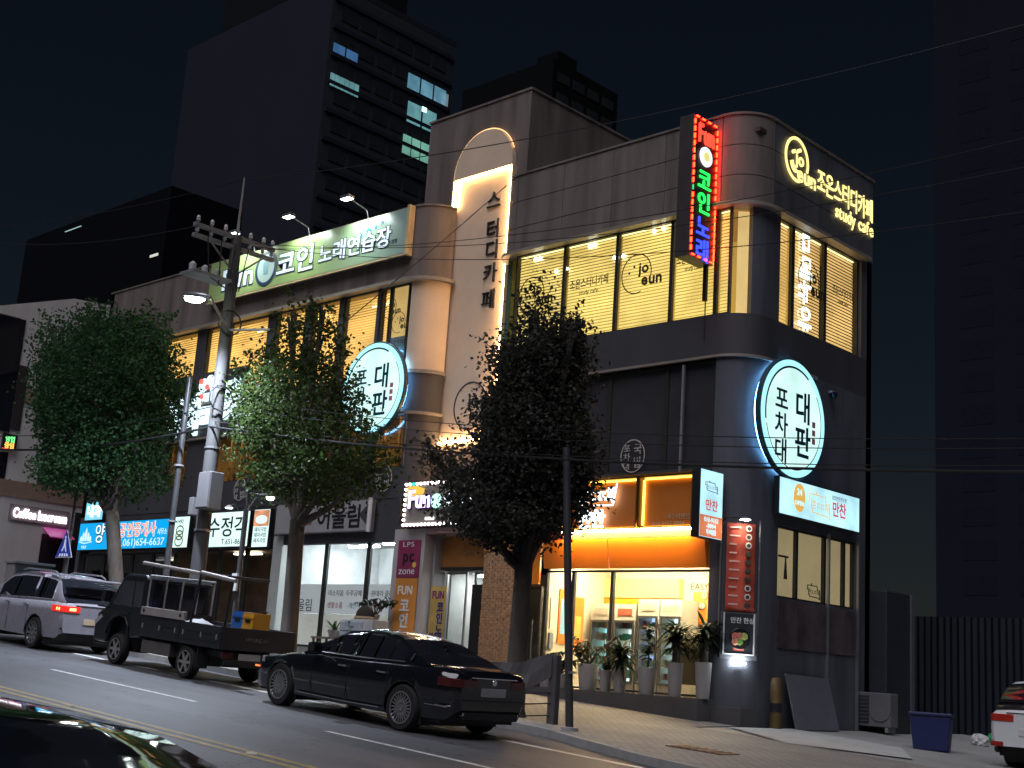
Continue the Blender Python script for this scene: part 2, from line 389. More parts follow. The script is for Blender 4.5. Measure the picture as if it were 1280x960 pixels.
# side wall (facing the lane), with a window opening on the ground floor
WINY0, WINY1, WINZ0, WINZ1 = 26.45, 30.12, 4.05, 5.74
for y0, y1, z0, z1 in ((25.9, 30.85, WINZ1, 9.62), (25.9, WINY0, 0.3, WINZ1), (WINY1, 30.85, .3, WINZ1), (WINY0, WINY1, .3, WINZ0)):
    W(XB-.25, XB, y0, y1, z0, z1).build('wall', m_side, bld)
WB().wall(ARC, .25, .5, 9.62).build('corner_column', m_side, bld, smooth=True)
W(-25, XB, 30.6, 30.85, .5, ZTOP).build('rear_wall', m_wall2, bld)
W(-25, XB-.02, 25.3, 30.6, 15.3, 15.4).build('roof', m_wall2, bld)
W(-24.98, XB-.26, 25.26, 30.6, 10.35, 10.6).build('floor_slab', m_wall2, bld)
W(-24.98, XB-.26, 25.26, 30.6, 6.9, 7.0).build('floor_slab', m_wall2, bld)
W(-24.98, XB-.26, 25.26, 30.6, 13.5, 13.6).build('ceiling', m_cream, bld)

# ---- lit top-floor windows with blinds
def blind_mat(name, c1, st):
    m, t, b = _nodes(name); b.inputs['Base Color'].default_value = (.6, .5, .3, 1); N = t.nodes.new; L = t.links.new
    tc = N('ShaderNodeTexCoord'); n = N('ShaderNodeTexNoise'); n.inputs['Scale'].default_value = .8; n.inputs['Detail'].default_value = 3; L(tc.outputs['Object'], n.inputs[0])
    r = N('ShaderNodeMapRange'); r.inputs[1].default_value = .3; r.inputs[2].default_value = .7; r.inputs[3].default_value = st*.68; r.inputs[4].default_value = st*1.3; L(n.outputs[0], r.inputs[0])
    b.inputs['Emission Color'].default_value = (*c1, 1); L(r.outputs[0], b.inputs['Emission Strength']); return m
m_blindB = blind_mat('lit_blind_tan', (.98, .60, .20), .95)
e_roomR = emit('lit_room_yellow', (.95, .66, .16), .30)
e_roomL = emit('lit_room_orange', (1.0, .54, .12), .7)
e_strip = emit('led_strip_yellow', (1, .86, .38), 2.2)
def slats(mb, u0, u1, d, z0, z1, axis='A', pitch=.086, hgt=.073):
    z = z0
    while z + hgt < z1:
        if axis == 'A': mb.add([(u0, d, z), (u1, d, z), (u1, d+.03, z+hgt), (u0, d+.03, z+hgt)], [(0, 1, 2, 3)])
        else: mb.add([(d, u0, z), (d, u1, z), (d-.03, u1, z+hgt), (d-.03, u0, z+hgt)], [(0, 1, 2, 3)])
        z += pitch
    return mb
def windowA(u0, u1, z0, z1, yf, blind=None, lbl=None, fr=.05, strip=True, pane=m_glass):
    """window on the street facade: frame (part) > pane, blind"""
    f = WB()
    f.box(u0, u0+fr, yf, yf+.09, z0, z1).box(u1-fr, u1, yf, yf+.09, z0, z1).box(u0+fr, u1-fr, yf, yf+.09, z0, z0+fr).box(u0+fr, u1-fr, yf, yf+.09, z1-fr, z1)
    f = f.build('window', m_frame, bld)
    W(u0+fr, u1-fr, yf+.035, yf+.045, z0+fr, z1-fr).build('pane', pane, f)
    if blind:
        o = slats(WB(), u0+fr+.01, u1-fr-.01, yf+.12, z0+fr, z1-.06).build('blind', blind, f); o['kind'] = 'stuff'
        if strip: W(u0+fr, u1-fr, yf+.11, yf+.15, z1-.075, z1-.05).build('light_strip', e_strip, f)
    return f
def windowB(u0, u1, z0, z1, xf, blind=None, fr=.05, strip=True, pane=m_glass):
    f = WB()
    f.box(xf-.09, xf, u0, u0+fr, z0, z1).box(xf-.09, xf, u1-fr, u1, z0, z1).box(xf-.09, xf, u0+fr, u1-fr, z0, z0+fr).box(xf-.09, xf, u0+fr, u1-fr, z1-fr, z1)
    f = f.build('window', m_frame, bld)
    W(xf-.045, xf-.035, u0+fr, u1-fr, z0+fr, z1-fr).build('pane', pane, f)
    if blind:
        o = slats(WB(), u0+fr+.01, u1-fr-.01, xf-.12, z0+fr, z1-.06, 'B').build('blind', blind, f); o['kind'] = 'stuff'
        if strip: W(xf-.15, xf-.11, u0+fr, u1-fr, z1-.075, z1-.05).build('light_strip', e_strip, f)
    return f
MUL = [-24.43, -22.62, -20.79, -19.01, -17.66, -17.24]
for k, (a, b) in enumerate(zip(MUL, MUL[1:])): windowA(a, b, Z3B, Z3T, 25.08, blind_mat('lit_blind_yellow_%d' % k, (.98, .72, .18), (1.0, 1.15, 1.05, 1.2, 1.12)[k]))
# curved corner pane, clear, looking into the lit room
f = WB().wall(arc(-17.5, 25.9, .84, 288, 322, 6), .03, Z3B+.05, Z3T-.03).build('corner_pane', m_glass, bld, smooth=True)
WB().wall(arc(-17.5, 25.9, .87, 287, 289, 1), .07, Z3B, Z3T).build('mullion', m_frame, bld)
WB().wall(arc(-17.5, 25.9, .60, 296, 330, 6), .02, Z3B+.05, Z3T-.05).build('curtain', emit('lit_curtain', (1, .68, .26), .85, var=.15), bld, smooth=True)
W(-24.9, XB-.3, 27.6, 27.65, 10.62, 13.5).build('room_wall', e_roomR, bld)
W(-24.9, XB-.3, 25.3, 27.6, 10.61, 10.64).build('room_floor', mat('room_floor', (.25, .18, .1), .6), bld)
for a, b in ((onX(976, 300)[0], onX(996, 300)[0]), (onX(996.5, 330)[0], onX(1036, 330)[0]), (onX(1036.5, 350)[0], 30.3)):
    windowB(a, b, Z3B, Z3T, XB-.1, m_blindB)
# reflections of the ceiling spots, put in as glowing discs before the blinds
e_spot = emit('spot_reflection', (1, .95, .75), 9)
for px, py in ((672, 325), (678, 324), (740, 309), (746, 307), (698, 340), (711, 337), (820, 290), (832, 287), (771, 323), (782, 321)):
    x, z = onY(px, py, 25.26); WB().lathe([(.055, 0), (.055, .03)], 10, (x, 25.16, z), 'y').build('spot_reflection', e_spot, bld)
# dark second-floor glazing over the shop
M2 = [onY(px, 520)[0] for px in (660, 708, 758, 829)] + [-17.52]
W(-24.45, -17.5, 25.5, 25.55, 7.0, 9.6).build('room_wall', m_black, bld)
for a, b in zip(M2, M2[1:]):
    windowA(a, b, 6.95, 9.56, 25.1, None, fr=.06, pane=mat('tinted_glass', (.05, .05, .058), .12, var=.1))
W(-25.0, M2[0], 25.05, 25.3, 6.9, 9.6).build('wall', m_wall2, bld)
W(-25.0, -17.5, 25.02, 25.3, 6.62, 6.95).build('fascia', m_wall2, bld)
W(-18.46, -18.40, 24.96, 25.02, 6.6, 9.5).build('downpipe', m_grey, bld)

# ================================================================== arch tower between the wings
YT = 26.0
tx0, tz = onY(555, 150, YT); tx1, _ = onY(665, 115, YT)
W(tx0-.6, tx1, YT, 31.0, 6.9, tz).build('tower', m_wall, bld)
W(tx0-.65, tx1+.04, YT-.04, 31.0, tz, tz+.07).build('tower_coping', m_wall, bld)
ax0, azt = onY(574, 228, YT); ax1, azt2 = onY(643, 207, YT); azb = onY(560, 556, YT)[1]
axc, ar = (ax0+ax1)/2, (ax1-ax0)/2+.06
# arched head, proud of the tower
pr = [(axc-ar, azt), (axc+ar, azt)] + [(axc+ar*math.cos(rad(a)), azt+.12+ar*1.02*math.sin(rad(a))) for a in range(0, 181, 9)]
WB().prism(pr, YT-.16, YT-.001).build('arch_head', m_cream, bld)
WB().prism([(ax0, azb), (ax1, azb), (ax1, azt-.002), (ax0, azt-.002)], YT-.03, YT-.001).build('lit_panel', m_cream, bld)
W(ax0-.12, ax0-.06, YT-.16, YT-.002, azb, azt).build('panel_edge', m_cream, bld)
W(ax1+.06, ax1+.12, YT-.16, YT-.002, azb, azt).build('panel_edge', m_cream, bld)
e_led = emit('led_strip_warm', (1, .60, .26), 95)
W(ax0+.02, ax1-.02, YT-.15, YT-.11, azt-.06, azt-.025).build('led_strip', emit('led_strip_top', (1, .62, .27), 28), bld)
W(ax0-.055, ax0-.02, YT-.15, YT-.11, azb, azt-.05).build('led_strip', e_led, bld)
W(ax1+.02, ax1+.055, YT-.15, YT-.11, azb, azt-.05).build('led_strip', emit('led_strip_dim', (1, .60, .26), 60), bld)
W(ax0+.02, ax1-.02, YT-.12, YT-.08, azb+.02, azb+.06).build('led_strip', e_led, bld)
WB().tube([(axc+(ar+.05)*math.cos(rad(a)), YT-.10, azt+.12+(ar*1.02+.05)*math.sin(rad(a))) for a in range(20, 181, 8)] + [(axc-ar-.05, YT-.10, azb+2)], .02, 6).build('led_strip', emit('led_strip_arch', (1, .55, .24), 1.6), bld)
for i, ch in enumerate('스터디카페'):
    o = letters(bld, ch, 0, 0, .66, m_ink, depth=.05)[0]
    x, z = onY([619, 618, 616.5, 614, 612][i], [251, 287, 313, 342, 375][i], YT)
    o.location = (x-.30+OFF.x, YT-.06+OFF.y, z-.24+OFF.z)
x, z = onY(590, 508, YT)
WB().add([], []); mb = WB(); annulus(mb, x-.05, z+.02, .68, .72, .035, YT-.05, YT-.02, a0=-10, a1=300).build('logo_ring', m_ink, bld)
for o in letters(bld, 'jo', x+OFF.x-.12, z+OFF.z, .5, m_ink, y=YT-.05+OFF.y, bold=.03): pass
letters(bld, 'eun', x+OFF.x-.05, z+OFF.z-.42, .5, m_ink, y=YT-.05+OFF.y, bold=.03)
WB().lathe([(.04, 0), (.04, .03)], 10, (x-.35, YT-.05, z+.2), 'y').build('logo_eye', m_ink, bld)
WB().lathe([(.04, 0), (.04, .03)], 10, (x-.1, YT-.05, z+.35), 'y').build('logo_eye', m_ink, bld)

# ================================================================== left wing
LX1 = -28.85; LX0 = -46.9
RARC = arc(LX1, 25.9, .9, 270, 360, 10)
def lw(th, z0, z1, dy=0., x0=LX0): return WB().wall([(x0, 25.0-dy)] + arc(LX1, 25.9, .9+dy, 270, 360, 10), th, z0, z1)
lw(.25, 13.4, 15.72).build('parapet', m_wall, bld, smooth=True)
lw(.35, 15.72, 15.78, .04).build('coping', m_wall, bld)
lw(.45, 13.33, 13.43, .18).build('cornice', m_trim, bld)
lw(.25, 9.25, 10.5).build('spandrel', m_wall2, bld, smooth=True)
lw(.3, 10.46, 10.56, .06).build('ledge', m_trim, bld)
lw(.35, 9.2, 9.28, .10).build('ledge', m_trim, bld)
lw(.25, 6.7, 7.62).build('spandrel', m_wall2, bld, smooth=True)
WB().wall(RARC[1:], .2, 10.5, 13.35).build('corner_panel', m_cream, bld, smooth=True)
WB().wall(RARC[2:], .2, 7.6, 9.25).build('corner_column', m_wall2, bld, smooth=True)
W(LX0, -28.0, 30.6, 30.85, 1.5, 15.7).build('rear_wall', m_wall2, bld)
W(LX0, LX0+.25, 25.0, 30.6, 1.5, 15.7).build('end_wall', m_wall2, bld)
W(LX0, -28.4, 25.3, 30.6, 15.2, 15.3).build('roof', m_wall2, bld)
for z in (10.2, 7.35): W(LX0+.26, -28.4, 25.26, 30.6, z, z+.12).build('floor_slab', m_wall2, bld)
W(LX0+.26, -28.4, 25.26, 30.6, 13.45, 13.55).build('ceiling', mat('ceiling_warm', (.6, .5, .35), .7), bld)
# top floor windows (orange light, blinds) between piers
L3 = [(205, 248, 1), (257, 277, 1), (283, 334, 1), (341, 379, 1), (386, 421, 1), (425, 468, 1), (470, 483, 1)]
cuts = []
for px0, px1, bl in L3:
    a, b = onY(px0, 420)[0], onY(px1, 400)[0]; cuts.append((a, b))
    windowA(a, b, 10.58, 13.33, 25.1, blind_mat('lit_blind_orange_%d' % px0, (1.0, .57, .13), random.uniform(.9, 1.35)), strip=False)
a, b = onY(484, 400)[0], LX1-.05
fw_ = windowA(a, b, 10.58, 13.33, 25.1, None); cuts.append((a, b))
W(a+.05, b-.05, 25.17, 25.19, 11.7, 13.28).build('curtain', emit('lit_film', (1, .64, .22), .62, var=.1), fw_)
W(a+.05, b-.05, 25.16, 25.19, 10.63, 11.69).build('frosted_film', mat('frosted_film', (.30, .28, .27), .6), fw_)
prev = LX0
for a, b in cuts:
    if a-prev > .08: W(prev, a-.003, 25.05, 25.3, 10.56, 13.4).build('pier', m_wall2, bld)
    prev = b+.003
W(LX0+.3, -28.6, 27.4, 27.45, 10.4, 13.45).build('room_wall', e_roomL, bld)
for px in (300, 360, 440, 463):
    x, z = onY(px, {300: 372, 360: 372, 440: 388, 463: 382}[px]); W(x-.6, x+.6, 26.3, 26.42, 13.3, 13.36).build('ceiling_tube', emit('tube_warm', (1, .85, .5), 6), bld)
# second floor: restaurant windows, warm
L2 = [(204, 232), (262, 322), (330, 392), (398, 452), (458, 503)]
prev = LX0
for px0, px1 in L2:
    a, b = onY(px0, 590)[0], onY(px1, 570)[0]
    if a-prev > .08: W(prev, a-.003, 25.03, 25.3, 7.62, 9.25).build('pier', m_wall2, bld)
    f = windowA(a, b, 7.62, 9.22, 25.1, None); prev = b+.003
W(prev, LX1+.3, 25.03, 25.3, 7.62, 9.25).build('pier', m_wall2, bld)
W(LX0+.3, -28.6, 28.2, 28.25, 7.47, 9.9).build('room_wall', mat('restaurant_wall', (.42, .27, .12), .7, var=.2), bld)
W(LX0+.3, -28.6, 25.3, 28.2, 9.75, 9.8).build('ceiling', mat('restaurant_ceiling', (.5, .38, .2), .7), bld)
for k in range(12):
    x = LX0+1+k*1.45
    W(x, x+1.1, 26.2, 26.3, 9.62, 9.68).build('ceiling_tube', emit('tube_amber', (1, .68, .28), 16), bld)
for k in range(26): 
    x = LX0+.8+k*.66
    if k % 4: W(x, x+.07, 26.9, 26.98, 7.5, 9.7).build('lattice_post', mat('wood_honey', (.40, .22, .08), .6, var=.2), bld)
for k in range(7):
    x = -38.2+k*1.35
    W(x, x+.7, 25.7, 26.1, 8.0, 8.06).build('table_top', mat('wood_honey', (.4, .22, .08), .6), bld)
    W(x+.05, x+.12, 25.75, 25.82, 7.5, 8.0).build('table_leg', mat('wood_honey', (.4, .22, .08), .6), bld)

# ================================================================== ground floor: shops
def room(x0, x1, z0, z1, y0, y1, wall, floor, ceil):
    W(x0, x1, y1, y1+.06, z0, z1).build('room_wall', wall, bld)
    W(x0-.06, x0, y0, y1, z0, z1).build('room_wall', wall, bld); W(x1, x1+.06, y0, y1, z0, z1).build('room_wall', wall, bld)
    W(x0, x1, y0, y1, z0-.1, z0).build('room_floor', floor, bld); W(x0, x1, y0, y1, z1, z1+.08).build('ceiling', ceil, bld)
def tube_light(x0, x1, y, z, m, d=.08): W(x0, x1, y, y+d, z-.05, z).build('ceiling_tube', m, bld)
m_shopw = mat('shop_wall_cream', (.72, .62, .42), .6, var=.05)
m_tilefl = mat('shop_floor', (.40, .34, .28), .4, var=.1)
m_orange = mat('orange_panel', (.72, .20, .015), .45, var=.06, scale=1)
m_maroon = mat('maroon_strip', (.22, .045, .035), .5, var=.1)
# --- side dish shop in the corner
SX0, SX1, SZ0, SZ1 = -22.72, -17.55, 1.62, 4.6
room(SX0, SX1-.1, SZ0-.02, SZ1+.6, 25.35, 27.75, m_shopw, m_tilefl, mat('shop_ceiling', (.75, .72, .65), .7))
for x in (-21.6, -19.9, -18.4): tube_light(x-.5, x+.5, 26.1, SZ1+.45, emit('shop_tube', (1, .84, .55), 165), .3)
gl = [onY(px, 790)[0] for px in (675, 709, 758, 889)]
gl[-1] = SX1
for a, b in zip(gl, gl[1:]): windowA(a, b, SZ0+.05, SZ1-.04, 25.12, None, fr=.045)
for a, b in zip(gl, gl[1:]): # sloping orange fascia boards
    WB().add([(a+.02, 24.86, 5.3), (b-.02, 24.86, 5.3), (b-.02, 24.98, 4.6), (a+.02, 24.98, 4.6), (a+.02, 25.1, 5.3), (b-.02, 25.1, 5.3), (b-.02, 25.1, 4.6), (a+.02, 25.1, 4.6)],
             [(0,1,2,3),(4,7,6,5),(0,4,5,1),(3,2,6,7),(0,3,7,4),(1,5,6,2)]).build('fascia_board', m_orange, bld)
W(SX0-.6, SX1, 24.9, 25.3, 5.31, 5.66).build('fascia_strip', m_maroon, bld)
W(SX0-.6, SX1, 25.12, 25.3, 5.66, 6.62).build('wall', m_wall2, bld)
# narrow door bay left of the glazing
dx0, dx1 = -23.42, -22.78
W(dx0, dx1, 25.0, 25.06, 4.2, 5.3).build('fascia_board', m_orange, bld)
f = windowA(dx0, dx1, 1.55, 4.15, 25.12, None, fr=.06)
WB().tube([(dx1-.17, 25.06, 2.3), (dx1-.17, 25.04, 2.4), (dx1-.17, 25.04, 3.2), (dx1-.17, 25.06, 3.3)], .018, 8).build('door_handle', m_alu, f)
W(dx0+.1, dx1-.1, 26.4, 26.45, 3.0, 3.7).build('poster', mat('poster_yellow', (.8, .5, .05), .5), bld)
W(dx0-.3, dx1+.04, 26.9, 26.95, 1.5, 4.4).build('room_wall', m_shopw, bld)
# orange band and lit header on the back wall
hx0, hz1 = onY(760, 724, 27.7); hx1, hz0 = onY(853, 748, 27.7)
W(hx0-.3, hx1, 27.55, 27.74, hz0, hz1).build('header_panel', emit('header_glow', (1, .74, .20), 1.0), bld)
W(hx0-.6, hx1, 27.6, 27.745, hz0-.45, hz0-.02).build('header_band', mat('band_orange', (.85, .38, .02), .5), bld)
# wall posters and lettering on the shop walls
def poster(x0, x1, z0, z1, y, m, lbl=None): return W(x0, x1, y, y+.02, z0, z1).build('poster', m, bld)
m_po = mat('poster_orange', (.80, .22, .03), .5, var=.1)
px0, pz1 = onY(867, 740, 27.6); px1, pz0 = onY(893, 782, 27.6)
p_ = poster(px0, px1, pz0, pz1, 27.6, m_po)
for k, (dx, dz) in enumerate(((.35, .45), (.3, .18))): WB().lathe([(.09, 0), (.085, .02)], 16, (px0+dx, 27.57, pz0+dz+.3), 'y').build('dish_picture', mat('dish', (.35, .32, .25), .5, var=.5, scale=20), p_)
for ya, yb, za, zb, m in ((25.75, 26.05, 2.75, 4.15, m_po), (26.3, 26.75, 2.6, 4.0, m_po), (25.42, 25.62, 3.1, 3.9, mat('poster_cream', (.75, .68, .5), .5))):
    W(SX0+.005, SX0+.03, ya, yb, za, zb).build('poster', m, bld)
W(SX0+.03, SX0+.035, 25.82, 26.0, 3.0, 3.9).build('poster', mat('poster_sky', (.25, .5, .7), .5), bld)
W(SX0+.03, SX0+.035, 26.4, 26.65, 2.9, 3.5).build('poster', mat('poster_amber', (.85, .5, .1), .5), bld)
W(SX0+.005, SX0+.06, 25.4, 25.55, 2.6, 3.0).build('switch_box', m_grey, bld)
tx, tz_ = onY(861, 731, 27.6)
letters(bld, 'EASY & DELICIOUS', tx+OFF.x, tz_-.12+OFF.z, .24, mat('print_brown', (.12, .07, .03), .6), y=27.68+OFF.y, depth=.01)
tx, tz_ = onY(849, 830, 25.2)
# cream window film board with big letters, lower right of the glazing
bx0, bz1 = onY(850, 796, 25.3); bx1, bz0 = onY(888, 858, 25.3)
fb = W(bx0, bx1, 25.28, 25.3, bz0, bz1).build('window_film', mat('film_cream', (.62, .50, .30), .6, var=.05), bld)
letters(bld, '려있', bx0+.02+OFF.x, bz0+.62+OFF.z, .34, mat('print_grey', (.2, .14, .08), .6), y=25.27+OFF.y, depth=.01)
W(bx0-.42, bx0-.02, 26.2, 26.24, bz0, bz1-.45).build('counter_front', mat('counter_terracotta', (.50, .22, .13), .6), bld)

# --- fridges against the back wall, one thing each
e_fr = [emit('fridge_cyan', (.35, .85, 1), 2.0), emit('fridge_white', (.7, .95, 1), 2.0), emit('fridge_blue', (.35, .55, 1), 2.0), emit('fridge_pale', (.62, .88, 1), 2.2)]
FR = [(738, 762, 'tall cream drinks fridge with cyan light, first from the shop door'), (767, 793, 'tall cream drinks fridge with green packs, second from the shop door'),
      (796, 822, 'tall drinks fridge with blue light, third from the shop door'), (824, 851, 'tall drinks fridge with bright white light, nearest the lane side')]
m_fbody = mat('fridge_cream', (.62, .55, .42), .4, var=.05); m_fdark = mat('fridge_edge', (.05, .05, .055), .4)
random.seed(11)
for i, (a, b, lab) in enumerate(FR):
    x0, _ = onY(a, 800, 26.75); x1, _ = onY(b, 800, 26.75); wd = x1-x0
    t = thing('display_fridge', lab, 'fridge', ((x0+x1)/2, 26.75, SZ0+.02), group='fridges along the shop back wall')
    h = 2.35 if i > 1 else 2.22
    MB().box(-wd/2, -wd/2+.04, 0, .7, 0, h).box(wd/2-.04, wd/2, 0, .7, 0, h).box(-wd/2+.04, wd/2-.04, .62, .7, .2, h-.4).box(-wd/2+.04, wd/2-.04, 0, .7, h-.42, h).box(-wd/2+.04, wd/2-.04, 0, .7, 0, .22).build('cabinet', m_fbody if i < 2 else m_fbody, t)
    B(-wd/2+.05, wd/2-.05, .55, .6, .24, h-.44).build('back_light', e_fr[i], t)
    MB().box(-wd/2+.02, -wd/2+.07, -.05, -.005, .22, h-.42).box(wd/2-.07, wd/2-.02, -.05, -.005, .22, h-.42).box(-wd/2+.07, wd/2-.07, -.05, -.005, .22, .28).box(-wd/2+.07, wd/2-.07, -.05, -.005, h-.48, h-.42).build('door_frame', m_fdark, t)
    B(-wd/2+.07, wd/2-.07, -.03, -.02, .28, h-.48).build('door_glass', m_glass, t)
    B(wd/2-.11, wd/2-.08, -.09, -.06, .9, 1.3).build('handle', m_alu, t)
    for k in range(5):
        zz = .35+k*.31
        s_ = B(-wd/2+.06, wd/2-.06, .05, .5, zz, zz+.015).build('shelf', m_white, t)
        n = 5
        for q in range(n):
            ww = (wd-.2)/n; xx = -wd/2+.1+q*ww; col = random.choice([(.1,.45,.25),(.55,.55,.5),(.2,.35,.5),(.5,.12,.08),(.6,.5,.2)]) if not (i == 1 and k in (2, 3)) else (.05, .5, .3)
            B(xx+.01, xx+ww-.01, .1, .3, zz+.016, zz+.016+random.uniform(.13, .22)).build('packet', mat('packet_%d%d%d' % tuple(int(c*20) for c in col), col, .5), s_)
    B(-wd/2+.1, wd/2-.1, -.012, -.004, h-.3, h-.12).build('brand_plate', mat('plate_red', (.5, .1, .05), .5) if i == 1 else mat('plate_tan', (.5, .42, .3), .5), t)

# --- ledge with planters in front of the shop
lx0 = onY(648, 850, 24.4)[0]
W(lx0, -17.3, 24.42, 25.09, .6, 1.64).build('planter_ledge', mat('ledge_dark', (.09, .085, .088), .6, var=.15, bump=.06), bld)
W(-17.3, XB+.12, 24.9, 25.6, .6, 1.5).build('column_base', mat('ledge_dark', (.09, .085, .088), .6), bld)

# --- brick pillar (single bricks joined; far too small to pick apart)
bp = W(-24.84, -23.46, 25.06, 25.4, 1.4, 5.9).build('brick_pillar', mat('mortar', (.30, .22, .15), .9), bld)
mbk = WB(); random.seed(5); r_ = 0; z = 1.45
while z < 5.05:
    x = -24.84 + (.0 if r_ % 2 else -.11)
    while x < -23.5:
        a, b = max(x+.008, -24.84), min(x+.212, -23.47)
        if b-a > .03: mbk.box(a, b, 25.03-random.uniform(0, .012), 25.06, z, z+.062)
        x += .22
    z += .072; r_ += 1
o = mbk.build('brick', mat('brick_tan', (.46, .27, .15), .85, var=.35, scale=9), bp); o['kind'] = 'stuff'
W(-24.84, -23.46, 25.0, 25.1, 5.08, 5.9).build('fascia_board', mat('board_peach', (.62, .30, .12), .6), bld)
# --- karaoke entrance (recessed)
ex0, ex1 = -27.12, -24.92
m_conw = mat('pale_plaster', (.42, .39, .40), .75, var=.1, streak=.06)
W(-28.42, ex0, 24.92, 25.3, 1.5, 5.75).build('pillar', m_conw, bld)
W(ex0, ex0+.06, 25.3, 26.0, 1.6, 5.7).build('recess_wall', m_conw, bld)
room(ex0+.06, ex1, 1.68, 4.62, 25.95, 28.2, mat('stair_wall', (.74, .73, .72), .6), m_tilefl, m_white)
tube_light(-26.6, -25.5, 26.6, 4.6, emit('stair_tube', (.92, 1, .98), 40), .25)
W(ex0, ex1, 25.6, 25.7, 4.72, 5.6).build('transom_panel', mat('transom_orange', (.52, .22, .06), .5), bld)
W(ex0, ex1, 25.55, 25.72, 4.62, 4.72).build('door_head', m_frame, bld)
W(ex0, ex1+.06, 24.95, 25.72, 5.6, 5.76).build('canopy', mat('soffit_pink', (.42, .30, .31), .6), bld)
letters(bld, '24시간 영업', -26.3+OFF.x, 5.05+OFF.z, .16, mat('print_gold', (.6, .4, .2), .6), y=25.59+OFF.y, depth=.01)
for a, b in ((ex0+.12, ex0+.95), (ex1-.95, ex1-.02)):
    f = WB().box(a, a+.05, 25.75, 25.8, 1.7, 4.6).box(b-.05, b, 25.75, 25.8, 1.7, 4.6).box(a+.05, b-.05, 25.75, 25.8, 4.54, 4.6).box(a+.05, b-.05, 25.75, 25.8, 1.7, 1.82).build('door', m_alu, bld)
    W(a+.05, b-.05, 25.77, 25.78, 1.82, 4.54).build('pane', m_glass, f)
W(-25.9, ex1-.05, 27.9, 27.98, 2.55, 2.75).build('wall_stripe', mat('stripe_yellow', (.75, .42, .06), .5), bld)
W(-25.62, -25.3, 28.12, 28.19, 3.0, 4.0).build('notice_board', mat('board_grey', (.25, .23, .22), .5), bld)
for z in (3.25, 3.75): WB().lathe([(.11, 0), (.11, .03)], 16, (-25.46, 28.08, z), 'y').build('dial', mat('dial_red', (.6, .06, .04), .5), bld)
W(ex1-.42, ex1-.06, 25.15, 25.4, 1.62, 4.2).build('door_pillar', m_black, bld)
# --- handicraft shop with the grey sign
hx0, hx1 = -33.75, -28.45
m_wwall = mat('white_room_wall', (.70, .70, .70), .6)
room(hx0, hx1, 2.15, 5.75, 25.35, 29.0, m_wwall, m_tilefl, m_white)
tube_light(-30.4, -28.9, 26.2, 5.55, emit('tube_cold', (.84, .96, 1), 190), .12); tube_light(-33, -31.6, 27.0, 5.6, emit('tube_cold', (.84, .96, 1), 190), .12)
gs = [onY(px, 720)[0] for px in (363, 402, 455, 498)]
for a, b in zip(gs, gs[1:]):
    windowA(a, b-.02, 2.3, 5.66, 25.1, None, fr=.07)
    zt = 3.72
    f = W(a+.08, b-.1, 25.16, 25.175, 3.32, 4.2).build('window_film', emit('film_white_lit', (.80, .84, .88), .34, base=(.6, .6, .6)), bld)  # both films glow: room light from behind put in as emission
    W(a+.08, b-.1, 25.16, 25.175, 2.4, 3.3).build('window_film', emit('film_pale_lit', (.80, .80, .72), .36, base=(.6, .58, .52), var=.15), bld)
m_pg = mat('print_black', (.03, .03, .04), .6); m_pr = mat('print_red', (.5, .05, .05), .6); m_pt = mat('print_teal', (.02, .3, .35), .6)
for (x, z, s, m) in ((gs[1]+.15, 3.86, '·미소지움 ·두루공예', m_pg), (gs[1]+.15, 3.5, '·생활소품', m_pr), (gs[1]+1.15, 3.5, '·개인작업', m_pt), (gs[2]+.15, 3.86, '·원데이·클래스', m_pg), (gs[2]+.15, 3.5, '·공예품', m_pr)):
    letters(bld, s, x+OFF.x, z+OFF.z, .20, m, y=25.155+OFF.y, depth=.006)
letters(bld, '울림', gs[0]+.35+OFF.x, 3.4+OFF.z, .42, m_pg, y=25.1+OFF.y, depth=.006)
W(-32.6, -31.2, 28.9, 28.95, 3.4, 5.1).build('inner_window', mat('inner_pane', (.5, .62, .75), .3), bld)
W(-31.0, -29.2, 28.9, 28.95, 3.4, 4.9).build('inner_window', mat('inner_pane', (.5, .62, .75), .3), bld)
W(-34.3, hx0-.06, 24.98, 25.3, 1.8, 5.7).build('pillar', mat('tiled_pillar', (.50, .52, .50), .4, var=.08), bld)
# --- restaurant with brown interior, and the estate agency
room(-40.3, -34.35, 2.2, 5.4, 25.35, 28.2, mat('brown_room', (.22, .13, .08), .6, var=.3), m_tilefl, mat('brown_ceiling', (.35, .28, .2), .6))
tube_light(-38.2, -36.8, 26.2, 5.35, emit('tube_soft', (1, .85, .65), 9), .2); tube_light(-36, -35, 27, 5.35, emit('tube_soft', (1, .85, .65), 9), .2)
for a, b in ((-40.2, -38.9), (-38.85, -37.4), (-37.35, -35.9), (-35.85, -34.4)): windowA(a, b, 2.35, 5.36, 25.1, None, fr=.06)
room(-46.6, -40.45, 2.5, 5.35, 25.35, 28.2, mat('office_wall', (.22, .20, .16), .7, var=.2), m_tilefl, m_white)
for a, b in ((-46.5, -45.0), (-44.95, -43.0), (-42.95, -41.6), (-41.55, -40.5)): windowA(a, b, 2.7, 5.3, 25.1, None, fr=.06, pane=glass('smoked_glass', (.35, .37, .4)))
tube_light(-44.5, -43.2, 27, 5.3, emit('tube_dim', (1, .9, .75), 1.2), .2)
W(LX0, -28.42, 25.02, 25.3, 5.42, 6.7).build('sign_wall', m_wall2, bld)
W(-46.9, -28.45, 25.05, 25.34, 1.6, 2.3).build('plinth', m_conc, bld)

